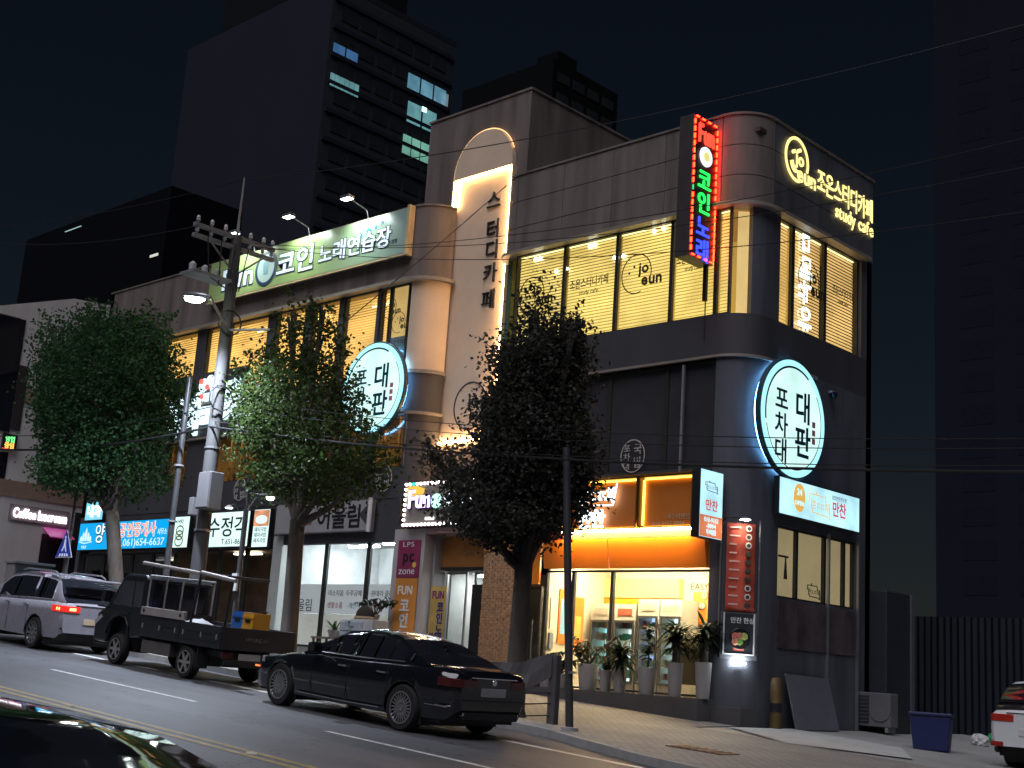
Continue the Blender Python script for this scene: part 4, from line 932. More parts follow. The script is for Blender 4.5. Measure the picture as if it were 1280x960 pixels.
# vertical posters on the pillar
x0, zt = onY(499, 676, 24.88); x1 = onY(526, 676, 24.88)[0]; zm = onY(510, 722, 24.88)[1]
t = thing('pc_poster', 'maroon vertical poster reading pc zone on the entrance pillar', 'poster', ((x0+x1)/2, 24.9, zm+.01)); h = zt-zm; w2 = (x1-x0)/2
B(-w2, w2, -.03, 0, 0, h).build('board', mat('poster_maroon', (.26, .03, .09), .5, var=.2, scale=1.5), t)
letters(t, 'LPS', -w2*.6, h*.82, .2, m_white, w=w2*1.1, y=-.034, depth=.008); letters(t, 'pc', -w2*.5, h*.42, .48, m_ink, w=w2*1.1, y=-.034, depth=.008, bold=.02); letters(t, 'zone', -w2*.8, h*.08, .3, m_white, w=w2*1.5, y=-.034, depth=.008)
MB().lathe([(.08, -.03), (.08, -.036)], 16, (w2*.6, 0, h*.33), 'y').build('yellow_dot', mat('dot_yellow', (.7, .5, .08), .5), t)
t = thing('coin_poster', 'orange vertical poster with white 코인노래연습장 letters on the entrance pillar', 'poster', ((x0+x1)/2, 24.9, 2.3)); h = zm-.02-2.3
B(-w2, w2, -.03, 0, 0, h).build('board', mat('poster_orange_red', (.66, .26, .05), .5, var=.25, scale=.8), t)
letters(t, 'FUN', -w2*.75, h-.45, .34, m_white, w=w2*1.4, y=-.034, depth=.008, bold=.02)
for i, ch in enumerate('코인노래'): letters(t, ch, -.19, h-.92-.42*i, .42, m_white, w=.4, y=-.036, depth=.01, bold=.03)
letters(t, '연습장', -w2*.8, h-2.62, .32, m_white, w=w2*1.6, y=-.036, depth=.01, bold=.02)
# standing banner at the door
x0, zt = onY(541, 733, 24.3); x1 = onY(558, 733, 24.3)[0]; xm = (x0+x1)/2; zg = gz(xm)+.12
t = thing('standing_banner', 'small standing banner with arrow and 코인노래 letters by the entrance door', 'banner', (xm, 24.3, zg)); w2 = (x1-x0)/2+.03; h = zt-zg
B(-w2, w2, -.02, -.005, .45, h).build('cloth', mat('banner_multi', (.62, .42, .12), .6, var=.3, scale=1.5), t)
B(-w2, w2, -.022, -.019, .45, .95).build('red_foot', mat('banner_foot', (.5, .03, .04), .6), t)
MB().prism([(-w2*.8, .95), (w2*.8, .95), (0, .52)], -.03, -.022).build('arrow', m_white, t); MB().prism([(-w2*.5, .88), (w2*.5, .88), (0, .62)], -.034, -.03).build('arrow_core', mat('banner_foot', (.5, .03, .04), .6), t)
letters(t, 'FUN', -w2*.8, h-.32, .28, mat('print_plum', (.2, .02, .15), .5), w=w2*1.6, y=-.026, depth=.008, bold=.03)
for i, ch in enumerate('코인노래'): letters(t, ch, -.02, h-.66-.3*i, .3, mat('print_navy', (.02, .03, .25), .5), w=.26, y=-.026, depth=.008, bold=.03)
letters(t, '연습장', -w2*.8, 1.0, .22, mat('print_navy', (.02, .03, .25), .5), w=w2*1.6, y=-.026, depth=.008, bold=.02)
MB().tube([(0, 0, 0), (0, 0, h)], .015, 6).build('pole', m_alu, t); B(-.25, .25, -.2, .2, 0, .05).build('base', m_black, t, bevel=.01)
# round outline logos on the dark band / glass
for i, (px, py, ya, s_) in enumerate(((791, 570, 25.0, .38), (480, 598, 24.96, .36), (300, 612, 24.96, .34))):
    x, z = onY(px, py, ya); t = thing('round_logo', ['thin round white outline logo on the dark glass over the orange sign', 'thin round white outline logo on the dark band left of the Fun sign', 'thin faint round outline logo below the lit restaurant windows'][i], 'logo', (x, ya, z))
    annulus(MB(), 0, 0, s_*1.0, s_*1.1, .025, -.012, -.002, 40).build('ring', mat('outline_white', (.55, .52, .5), .6), t)
    for k, ch in enumerate('국밥'): letters(t, ch, .02, .06-.34*k, s_*.8, mat('outline_white', (.55, .52, .5), .6), w=s_*.7, y=-.008, depth=.008)
    for k, ch in enumerate('포차대'): letters(t, ch, -.3, .12-.22*k, s_*.55, mat('outline_white', (.55, .52, .5), .6), w=s_*.6, y=-.008, depth=.008)
# logos printed on the lit panes
m_print = mat('print_dark_brown', (.05, .035, .01), .6)
def jo(x, z, k, yy=25.07, ring=True):
    t = thing('window_logo', None or 'x', 'logo', (x, yy, z)); 
    annulus(MB(), -.12*k, .1*k, .5*k, .55*k, .03*k, -.008, -.002, 36, -20, 290).build('ring', m_print, t)
    letters(t, 'jo', -.05*k, .1*k, .42*k, m_print, y=-.006, depth=.006, bold=.03); letters(t, 'eun', .05*k, -.24*k, .44*k, m_print, y=-.006, depth=.006, bold=.03)
    for dx, dz in ((-.36, .15), (-.2, .3)): MB().lathe([(.035*k, -.008), (.035*k, -.002)], 10, (dx*k, 0, dz*k), 'y').build('eye', m_print, t)
    return t
for px, py, k, lab in ((668, 372, .95, 'jo eun logo on the leftmost pane of the right wing, behind leaves'), (800, 346, .98, 'jo eun logo in the middle of the third yellow pane'), (489, 387, .62, 'upper jo eun logo on the pale pane beside the tower'), (500, 405, .62, 'lower jo eun logo on the pale pane beside the tower')):
    x, z = onY(px, py, 25.07); t = jo(x, z, k); t['label'] = lab
for px, py, lab, s_, w_ in ((712, 362, 'printed 조온스터디카페 lettering on the second yellow pane', '조온스터디카페', 1.35), (846, 331, 'printed 조온스터디카페 lettering on the pane behind the vertical sign', '조온스터디카페', 1.0), (483, 437, 'printed 스터디카페 lettering on the frosted film beside the tower', '스터디카페', .95)):
    x, z = onY(px, py, 25.07); t = thing('window_lettering', lab, 'lettering', (x, 25.07, z))
    letters(t, s_, 0, 0, .30, m_print, w=w_, y=-.006, depth=.006, bold=.01); letters(t, 'study cafe', w_*.25, -.22, .17, m_print, w=w_*.5, y=-.006, depth=.006)
y, z = onX(1013, 357, XB-.09); t = thing('window_logo', 'jo eun logo on the middle pane facing the lane', 'logo', (XB-.085, y, z), math.pi/2)
annulus(MB(), -.1, .12, .5, .5, .03, -.008, -.002, 36, -20, 290).build('ring', m_print, t); letters(t, 'jo', -.05, .1, .42, m_print, y=-.006, depth=.006, bold=.03); letters(t, 'eun', .0, -.24, .44, m_print, y=-.006, depth=.006, bold=.03)
y, z = onX(1040, 365, XB-.09); t = thing('window_lettering', 'printed 조온스터디카페 lettering on the right pane facing the lane', 'lettering', (XB-.085, y, z), math.pi/2)
letters(t, '조온스터디카페', 0, 0, .26, m_print, w=1.15, y=-.006, depth=.006); letters(t, 'study cafe', .3, -.2, .15, m_print, w=.5, y=-.006, depth=.006)
# reflection of a sign, painted on the middle lane-side pane as glowing sideways letters
e_ref = emit('pane_letter_white', (.85, .97, 1), 2.2)
for i, (ch, py) in enumerate((('디', 302), ('미', 335), ('때', 365), ('ㅏ', 390), ('야', 412))):
    pass
y, z = onX(1012, 290, XB-.09); t = thing('window_lettering', 'sign reflection painted as tall white sideways letters on the middle pane facing the lane', 'lettering', (XB-.085, y, z), math.pi/2)
for i, ch in enumerate('ㅁ메뉴야'): 
    o = letters(t, ch, 0, 0, .66, e_ref, w=.66, y=-.004, depth=.008, bold=.02)[0]; o.rotation_euler = (0, math.pi/2, 0); o.location = (-.42, -.004, -.02-.66*i)
# security camera on the side wall
y, z = onX(1037, 495); t = thing('security_camera', 'small dome security camera on the dark side wall', 'security camera', (XB, y, z), math.pi/2)
B(-.08, .08, -.12, 0, .06, .12).build('mount', m_grey, t, bevel=.01); MB().lathe([(.09, .07), (.09, .0), (.06, -.07), (0, -.09)], 16, (0, -.12, 0)).build('dome', m_dglass, t, smooth=True)
# side-wall ground floor windows with cream roller blinds
e_cream = emit('blind_cream', (.80, .62, .33), .40, var=.08)
ys = [WINY0, onX(999, 700)[0], onX(1034, 705)[0], onX(1058, 710)[0], WINY1]
for a, b in zip(ys, ys[1:]):
    f = windowB(a, b, WINZ0, WINZ1, XB-.06, None, fr=.05); W(XB-.16, XB-.14, a+.06, b-.06, WINZ0+.05, WINZ1-.05).build('blind', e_cream, f)
y, z = onX(980, 697, XB-.05)
B(0, 0.001, 0, .001, 0, .001)
t = thing('window_decal', 'brown lamp shaped sticker on the first small pane of the side wall', 'sticker', (XB-.055, y, z), math.pi/2)
B(-.25, .2, -.006, -.001, 0, .05).build('bar', m_print, t); MB().prism([(.05, 0), (.1, 0), (.16, -.5), (.0, -.5)], -.006, -.001).build('drop', m_print, t)
y, z = onX(1017, 742, XB-.05); t = thing('window_decal', 'thin pot outline sticker at the foot of the second small pane of the side wall', 'sticker', (XB-.055, y, z), math.pi/2)
pot_logo(t, -.3, -.1, .6, .3, m_print, -.006)
# dark picture panels below the windows
for i, (a, b) in enumerate(zip(ys[:3], (ys[1], ys[2], WINY1))):
    W(XB+.001, XB+.03, a+.02, b-.02, 2.9, WINZ0-.06).build('picture_panel', mat('picture_dark', (.10, .075, .08), .35, var=.5, scale=1.5), bld)
for y_ in (ys[2], WINY1+.05): W(XB, XB+.07, y_-.03, y_+.03, 1.0, 5.8).build('side_post', m_alu, bld)

# ================================================================== street trees
def leaf_mat(name, c):
    m, t, b = _nodes(name); N = t.nodes.new; L = t.links.new
    oi = N('ShaderNodeNewGeometry'); r = N('ShaderNodeMapRange'); r.inputs[3].default_value = .7; r.inputs[4].default_value = 1.3; L(oi.outputs['Random Per Island'], r.inputs[0])
    mx = N('ShaderNodeVectorMath'); mx.operation = 'SCALE'; mx.inputs[0].default_value = c; L(r.outputs[0], mx.inputs['Scale']); L(mx.outputs[0], b.inputs['Base Color'])
    b.inputs['Roughness'].default_value = .5; b.inputs['Specular IOR Level'].default_value = .2
    tr = N('ShaderNodeBsdfTranslucent'); L(mx.outputs[0], tr.inputs[0]); ms = N('ShaderNodeMixShader'); ms.inputs[0].default_value = .42
    L(b.outputs[0], ms.inputs[1]); L(tr.outputs[0], ms.inputs[2]); L(ms.outputs[0], t.nodes['Material Output'].inputs[0])
    return m
m_bark = mat('bark', (.085, .07, .06), .9, var=.3, scale=7, bump=.5, bscale=18, streak=.2)
def leaf(mb, p, s, rng):
    d = Vector((rng.gauss(0, 1), rng.gauss(0, 1), rng.gauss(-.35, .8))).normalized()
    u = d.orthogonal().normalized(); q = rng.uniform(0, 6.28); v = d.cross(u); u2 = u*math.cos(q)+v*math.sin(q); n = d.cross(u2)
    a = p + d*s; m1 = p + d*s*.45 + u2*s*.36 + n*s*.1; m2 = p + d*s*.45 - u2*s*.36 + n*s*.1
    mb.add([p, m1, a, m2], [(0, 1, 2), (0, 2, 3)])
def street_tree(label, x, y, blobs, trunk_r, fork_z, lean, nleaf, col, seed, lsz=.14):
    rng = random.Random(seed); z0 = gz(x)+.12
    t = thing('street_tree', label, 'tree', (x, y, z0), group='street trees along the kerb')
    mb = MB(); fx, fy = lean
    mb.tube([(0, 0, -.1), (0, 0, .12), (fx*.4, fy*.4, fork_z*.5), (fx, fy, fork_z)], [trunk_r*1.5, trunk_r*1.12, trunk_r*.98, trunk_r*.92], 12)
    for (bx, by, bz, rx, ry, rz) in blobs:
        dirv = Vector((bx-fx, by-fy, bz-fz_(fork_z)))
        p0 = Vector((fx, fy, fork_z-.12)); p1 = p0 + Vector((dirv.x*.45, dirv.y*.45, dirv.z*.35)); p2 = Vector((bx, by, bz))
        mb.tube([p0, p0.lerp(p1, .5)+Vector((rng.uniform(-.05, .05),)*3), p1, p2, p2+Vector((0, 0, rz*.6))], [trunk_r*.6, trunk_r*.45, trunk_r*.33, trunk_r*.18, .015], 7)
        for k in range(5):
            a = rng.uniform(0, 6.28); e = Vector((math.cos(a)*rx*.75, math.sin(a)*ry*.75, rng.uniform(-.4, .6)*rz))
            mb.tube([p1.lerp(p2, rng.uniform(.4, 1)), p2+e*.5+Vector((0, 0, .08)), p2+e], [.045, .03, .01], 5)
    mb.build('trunk', m_bark, t, smooth=True)
    tot = sum(b[3]*b[4]*b[5] for b in blobs); cr = MB()
    for (bx, by, bz, rx, ry, rz) in blobs:
        n = int(nleaf*rx*ry*rz/tot)
        ncl = max(6, n//26)
        for c in range(ncl):
            while True:
                q = Vector((rng.uniform(-1, 1), rng.uniform(-1, 1), rng.uniform(-1, 1)))
                if .12 < q.length < 1: break
            q = q*(q.length**-.45)   # push clumps outwards
            if q.length > 1.06: q *= 1.06/q.length
            cpos = Vector((bx+q.x*rx, by+q.y*ry, bz+q.z*rz)); cs = rng.uniform(.13, .27)
            for k in range(n//ncl):
                p = cpos + Vector((rng.gauss(0, cs), rng.gauss(0, cs), rng.gauss(0, cs*.7)))
                leaf(cr, p, lsz*rng.uniform(.7, 1.35), rng)
        for k in range(7):
            q = Vector((rng.gauss(0, 1), rng.gauss(0, 1), rng.gauss(.3, 1))).normalized(); e0 = Vector((bx+q.x*rx*.8, by+q.y*ry*.8, bz+q.z*rz*.8)); e1 = e0+q*rng.uniform(.25, .55)+Vector((0, 0, rng.uniform(0, .2)))
            for j in range(16): leaf(cr, e0.lerp(e1, rng.random())+Vector((rng.gauss(0, .05), rng.gauss(0, .05), rng.gauss(0, .05))), lsz*rng.uniform(.8, 1.3), rng)
        for k in range(n//14):
            q = Vector((rng.gauss(0, 1), rng.gauss(0, 1), rng.gauss(0, 1))).normalized()
            leaf(cr, Vector((bx+q.x*rx*1.1, by+q.y*ry*1.1, bz+q.z*rz*1.1)), lsz, rng)
    o = cr.build('crown', leaf_mat('leaves_%d' % seed, col), t); o['kind'] = 'stuff'
    return t
def fz_(z): return z
def tree_from_px(label, px, Y, trunk_r, fork, blobs_px, nleaf, col, seed, lean=(0, 0), lsz=.14):
    """blobs given as photo pixels (cx, cy, rx, ry) at the tree's own distance, with a depth offset in metres"""
    x = onY(px, 840, Y)[0]; z0 = gz(x)+.12; bl = []
    for (cx, cy, rx, ry, dd) in blobs_px:
        bx, bz = onY(cx, cy, Y+dd); ex, _ = onY(cx+rx, cy, Y+dd); _, ez = onY(cx, cy-ry, Y+dd)
        bl.append((bx-x, dd, bz-z0, abs(ex-bx)*.80, abs(ex-bx)*.80, abs(ez-bz)))
    fx, fzz = onY(fork[0], fork[1], Y)
    return street_tree(label, x, Y, bl, trunk_r, fzz-z0, (fx-x, 0), nleaf, col, seed, lsz)
tree_from_px('dark street tree in front of the side dish shop, nearest of three', 645, 18.3, .19, (655, 705),
    [(668, 560, 60, 74, 0), (676, 475, 48, 62, .1), (668, 402, 15, 34, 0), (598, 622, 38, 34, -.3), (705, 590, 38, 58, .3), (700, 440, 26, 34, .2), (632, 525, 30, 42, .2), (640, 645, 66, 32, -.2), (552, 578, 20, 20, 0), (716, 408, 12, 12, 0), (630, 450, 14, 22, 0)],
    38000, (.058, .058, .050), 21, lsz=.095)
tree_from_px('green street tree beside the utility pole, middle of three', 357, 18.3, .19, (372, 650),
    [(378, 520, 62, 72, 0), (333, 490, 40, 48, .1), (425, 565, 42, 45, -.2), (388, 432, 34, 28, 0), (345, 565, 42, 45, 0), (462, 590, 28, 26, .2), (402, 392, 12, 20, 0), (415, 490, 22, 40, .2), (385, 602, 62, 24, 0), (365, 398, 12, 16, 0)],
    17000, (.048, .078, .022), 22, lsz=.098)
tree_from_px('big dark green street tree at the left, in front of the pale cafe', 140, 18.3, .2, (140, 640),
    [(140, 500, 62, 80, 0), (105, 455, 38, 50, .1), (175, 465, 36, 56, -.1), (130, 588, 54, 34, 0), (102, 545, 32, 42, 0), (168, 548, 24, 44, 0), (150, 415, 34, 26, 0), (188, 405, 18, 22, .2), (66, 415, 9, 14, 0), (78, 485, 16, 50, 0), (112, 405, 16, 18, 0)],
    36000, (.046, .112, .046), 23, lsz=.108)

# ================================================================== poles, lamp, cables
m_cpole = mat('pole_concrete', (.075, .073, .075), .8, var=.15, scale=3, bump=.1, streak=.15)
PX = onY(256, 640, 17.45)[0]; PZ = gz(PX)+.12; PT = onY(290, 297, 17.45)[1]
pole = thing('utility_pole', 'tall concrete utility pole with crossarms, boxes and lit street lamp', 'utility pole', (PX, 17.45, PZ))
H = PT-PZ
MB().tube([(0, 0, -.2), (0, 0, H)], [.20, .135], 16).build('shaft', m_cpole, pole, smooth=True)
MB().tube([(0, 0, H-.1), (.02, 0, H+1.55)], [.04, .02], 8).build('lightning_rod', m_grey, pole)
for z in (H-.05, H-.32):
    c = B(-.06, .06, -1.25, 1.15, z-.05, z+.05).build('crossarm', m_grey, pole, bevel=.01)
    for yy in (-1.15, -.75, -.35, .4, .8, 1.08):
        MB().lathe([(.02, 0), (.02, .05), (.05, .06), (.055, .09), (.035, .11), (.05, .13), (.045, .17), (.015, .2)], 10, (0, yy, z+.05)).build('insulator', mat('porcelain', (.55, .55, .58), .25), c, smooth=True)
for s_ in (-1, 1): MB().tube([(.08, s_*.8, H-.37), (.1, 0, H-1.05)], .025, 6).build('brace', m_grey, pole)
c = B(-.3, .3, -1.3, -.2, H-1.32, H-1.25).build('platform', m_grey, pole)
for k in range(3): MB().lathe([(.07, 0), (.09, .05), (.09, .2), (.03, .26)], 10, (0, -1.15+k*.35, H-1.25)).build('fuse_holder', mat('porcelain', (.55, .55, .58), .25), c, smooth=True)
for k in range(4): MB().tube([(.12, -.9+.4*k, H-.3), (.2, -.8+.3*k, H-1.3-.15*(k % 2)), (.25, -.3+.1*k, H-1.5), (.16, .05, H-.9)], .016, 6).build('loop_cable', m_cable, pole, smooth=True)
for zz in (H-2.3, H-4.2): MB().tube([(.2+.03*math.cos(a*.7), -.05+.32*math.cos(a*.7), zz+.32*math.sin(a*.7)) for a in range(10)], .02, 6).build('cable_coil', m_cable, pole, smooth=True)
zb1 = onY(278, 632, 17.45)[1]-PZ
bx_ = B(.1, .62, -.34, .02, zb1-.1, zb1+.78).build('switch_box', mat('box_grey', (.17, .165, .175), .5, var=.06), pole, bevel=.015)
B(.12, .6, -.356, -.345, zb1-.06, zb1+.74).build('box_door', mat('box_grey2', (.19, .185, .195), .5, var=.06), bx_)
B(-.42, -.24, -.2, .0, zb1-.2, zb1+.22).build('meter_box', mat('box_grey', (.17, .165, .175), .5), pole, bevel=.01)
for z in (1.2, 3.0, 5.0, 6.5): MB().lathe([(.235-.009*z, 0), (.235-.009*z, .05)], 16, (0, 0, z)).build('steel_band', m_alu, pole)
# street lamp on its arm (lit in the photograph)
lx_, lz_ = onY(246, 371, 16.0); lxr, lzr = lx_-PX, lz_-PZ
a0 = onY(338, 412, 17.6)
MB().tube([(a0[0]-PX, .15, a0[1]-PZ), (.15, -.05, (a0[1]-PZ)*.5+lzr*.5-.12), (lxr+.35, -1.35, lzr+.02)], .035, 8).build('lamp_arm', m_grey, pole, smooth=True)
lh = MB().lathe([(0, -.42), (.09, -.36), (.14, -.15), (.15, .1), (.1, .34), (.03, .4)], 16, (0, 0, 0), 'x').build('lamp_head', m_alu, pole, smooth=True, loc=(lxr, -1.45, lzr+.03), rot=(0, rad(8), rad(14))); lh.scale = (1, 1, .6)
MB().lathe([(0, -.36), (.08, -.3), (.115, -.1), (.115, .1), (.05, .25), (0, .27)], 16, (0, 0, 0), 'x').build('lamp_lens', emit('street_lens', (.93, 1, .86), 60), pole, smooth=True, loc=(lxr-.02, -1.45, lzr-.03), rot=(0, rad(8), rad(14)))
ld = bpy.data.lights.new('street_light', 'SPOT'); ld.energy = 6200; ld.color = (.74, .84, 1.0); ld.spot_size = rad(150); ld.spot_blend = .7; ld.shadow_soft_size = .15
lo = bpy.data.objects.new('street_light', ld); sc.collection.objects.link(lo); lo.parent = pole; lo.location = (lxr-.02, -1.45, lzr-.16); lo.rotation_euler = (rad(-8), rad(6), 0)

def slim_pole(name, label, top, bot, Y, r, m, cat='pole', zbase=None):
    x = onY(bot[0], bot[1], Y)[0]; zt = onY(top[0], top[1], Y)[1]; z0 = gz(x)+.12
    t = thing(name, label, cat, (x, Y, z0)); MB().tube([(0, 0, -.05), (0, 0, zt-z0)], [r, r*.85], 12).build('shaft', m, t, smooth=True)
    B(-r*2, r*2, -r*2, r*2, 0, .025).build('base_plate', m_grey, t)
    return t, zt-z0
m_sp = mat('galvanised', (.10, .105, .115), .4, metal=.6, var=.15, scale=5)
t, hh = slim_pole('steel_pole', 'slim galvanised steel pole standing left of the utility pole', (238, 472), (207, 720), 17.6, .08, m_sp)
for z in (1.6, 3.2, 4.6): MB().lathe([(.12, 0), (.12, .04)], 12, (0, 0, z)).build('clamp', m_grey, t)
t, hh = slim_pole('lamp_pole', 'dark thin lamp post with short arm right of the utility pole', (323, 592), (292, 780), 17.7, .07, mat('post_dark', (.06, .06, .065), .5), 'lamp post')
MB().tube([(0, 0, hh-.45), (.45, 0, hh-.5), (.85, 0, hh-.52)], .025, 8).build('arm', m_grey, t)
MB().lathe([(.03, .1), (.10, .04), (.12, -.03)], 14, (.9, 0, hh-.55)).build('lamp_shade', m_alu, t, smooth=True); MB().lathe([(.10, 0), (.07, -.06), (0, -.08)], 14, (.9, 0, hh-.58)).build('bulb', emit('small_bulb', (.95, 1, .95), 12), t, smooth=True)
MB().tube([(.0, 0, hh-.9), (.35, 0, hh-.55)], .015, 6).build('brace', m_grey, t)
B(-.1, .1, -.12, -.07, 1.7, 2.1).build('notice', m_white, t)
# dark sign post in front of the shop
X4, Y4 = onG(712, 913, .12); xt4, zt = onY(708, 560, Y4); z0 = gz(X4)+.12
t = thing('sign_post', 'dark round post standing on the pavement in front of the shop window', 'post', (X4, Y4, z0))
MB().tube([(0, 0, -.05), (xt4-X4, 0, zt-z0)], [.072, .068], 14).build('shaft', mat('post_dark2', (.045, .042, .045), .5, var=.15), t, smooth=True)
MB().lathe([(.075, 0), (.075, .04)], 14, (0, 0, .95)).build('band', m_alu, t); MB().lathe([(.16, 0), (.15, .05), (.1, .06)], 14, (0, 0, 0)).build('foot', m_grey, t)
# crossing sign at the left
t, hh = slim_pole('crossing_sign', 'blue triangular pedestrian crossing sign on a slim pole', (99, 598), (82, 715), 18.0, .05, m_sp, 'sign')
x_, zc = onY(85, 681, 18.0); zc -= t.location.z; xo = x_-t.location.x
def tri(s): return [(xo-s*.5, zc-s*.4), (xo+s*.5, zc-s*.4), (xo, zc+s*.47)]
pl = MB().prism(tri(.92), -.09, -.07).build('plate_rim', mat('sign_white', (.65, .67, .7), .4), t); MB().prism(tri(.84), -.096, -.091).build('plate', emit('sign_blue', (.02, .05, .42), .18, base=(.02, .05, .45)), t)
mw = emit('sign_figure', (.7, .75, .95), .35, base=(.7, .72, .8))
MB().lathe([(.045, -.1), (.045, -.097)], 14, (xo, 0, zc+.2), 'y').build('figure_head', mw, t)
MB().prism([(xo-.04, zc+.15), (xo+.05, zc+.14), (xo+.06, zc-.02), (xo+.14, zc-.2), (xo+.09, zc-.21), (xo+.0, zc-.06), (xo-.1, zc-.2), (xo-.15, zc-.18), (xo-.05, zc-.02)], -.1, -.097).build('figure_body', mw, t)
for k in range(4): MB().prism([(xo-.27+k*.15, zc-.33), (xo-.17+k*.15, zc-.33), (xo-.15+k*.12, zc-.25), (xo-.22+k*.12, zc-.25)], -.1, -.097).build('zebra_bar', mw, t)

# overhead cables, each its own thing
def cable(label, p, q, sag, r=.012):
    p, q = Vector(p), Vector(q); n = 24
    pts = [p.lerp(q, i/n) - Vector((0, 0, sag*4*(i/n)*(1-i/n))) for i in range(n+1)]
    c = p; mb = MB().tube([v-c for v in pts], r, 6); o = mb.build('overhead_cable', m_cable, smooth=True, loc=p)
    return tag(o, label, 'cable', 'overhead cables')
def cpx(px, py, Y): x, z = onY(px, py, Y); return (x, Y, z)
TP = lambda yy, z: (PX, 17.45+yy, PZ+z)
C = [((1.0, H-.05), (1300, 168, 18.4), .5, 'upper thin cable from the pole crossarm across the parapet to the right'),
     ((.5, H-.05), (1300, 205, 18.0), .55, 'second thin cable from the pole crossarm, crossing the arch tower'),
     ((-.6, H-.3), (1300, 262, 17.0), .6, 'third thin cable, crossing the top of the yellow windows'),
     ((.1, H-4.15), (1300, 548, 17.6), .30, 'upper low cable crossing the round side sign'),
     ((0, H-4.35), (1300, 560, 17.5), .32, 'middle low cable crossing the round side sign'),
     ((-.1, H-4.75), (1300, 582, 17.4), .30, 'lower low cable crossing the round side sign')]
for (yy, z), e, sag, lab in C: cable(lab, TP(yy, z), cpx(*e), sag, .008)
cable('thick dark bundled cable running low across the trees to the right', TP(-.15, H-4.9), cpx(1300, 590, 17.35), .25, .022)
cable('thin cable climbing from the pole across the arch tower to the parapet', cpx(268, 532, 17.45), cpx(633, 232, 24.8), .12, .014)
for (yy, z), e, sag, lab in [((-1.1, H-.05), (-30, 300, 16.6), .3, 'thin upper cable leaving the frame at the left edge'), ((.1, H-4.3), (-30, 545, 17.5), .25, 'thin low cable crossing the left tree'), ((-.1, H-4.9), (-30, 560, 17.4), .25, 'thick low cable passing behind the left tree to the edge'), ((1.55-1.55, H+1.5), (-20, 285, 18), .2, 'faint cable from the lightning rod to the left')]:
    cable(lab, TP(yy, z), cpx(*e), sag, .03 if 'thick' in lab else .012)
cable('faint high cable rising from the lightning rod to the upper right', TP(0, H+1.5), cpx(1320, 20, 22), .4, .012)
# hanging wire frame by the pole box
# ================================================================== barrier with sagging cloth beside the sedan
gx_, gy_ = onG(690, 905, .12); g = thing('barrier', 'low barrier of two posts with sagging dark cloth and chains behind the sedan', 'barrier', (gx_, gy_, gz(gx_)+.12))
m_cl = mat('dark_cloth', (.085, .078, .08), .8, var=.15, scale=3)
gx2 = -3.4
for xx, hh in ((0, 1.22), (gx2, 1.15)): B(xx-.09, xx+.09, -.07, .07, -xx*S-.05, -xx*S+hh).build('post', m_cl, g, bevel=.02)
mb = MB(); n = 22
for i in range(n+1):
    s_ = i/n; x_ = gx2*s_; zt = 1.22-x_*S-.55*math.sin(math.pi*s_)*.55+ .02*math.sin(s_*20); hgt = .40+.16*math.sin(math.pi*s_*1.3)+.03*math.sin(s_*17)
    mb.v += [(x_, -.085-.012*math.sin(s_*31), zt), (x_, -.085-.02*math.sin(s_*23), zt-hgt*.5), (x_, -.085-.012*math.sin(s_*37), zt-hgt)]
    if i:
        for k in range(2): mb.f.append((3*i-3+k, 3*i-2+k, 3*i+1+k, 3*i+k))
o = mb.build('cloth', m_cl, g); sm = o.modifiers.new('thick', 'SOLIDIFY'); sm.thickness = .015
for zz in (.55, .36, .15): MB().tube([(gx2*i/14, -.08, zz-gx2*i/14*S-.16*math.sin(math.pi*i/14)) for i in range(15)], .012, 6).build('chain', m_black, g)

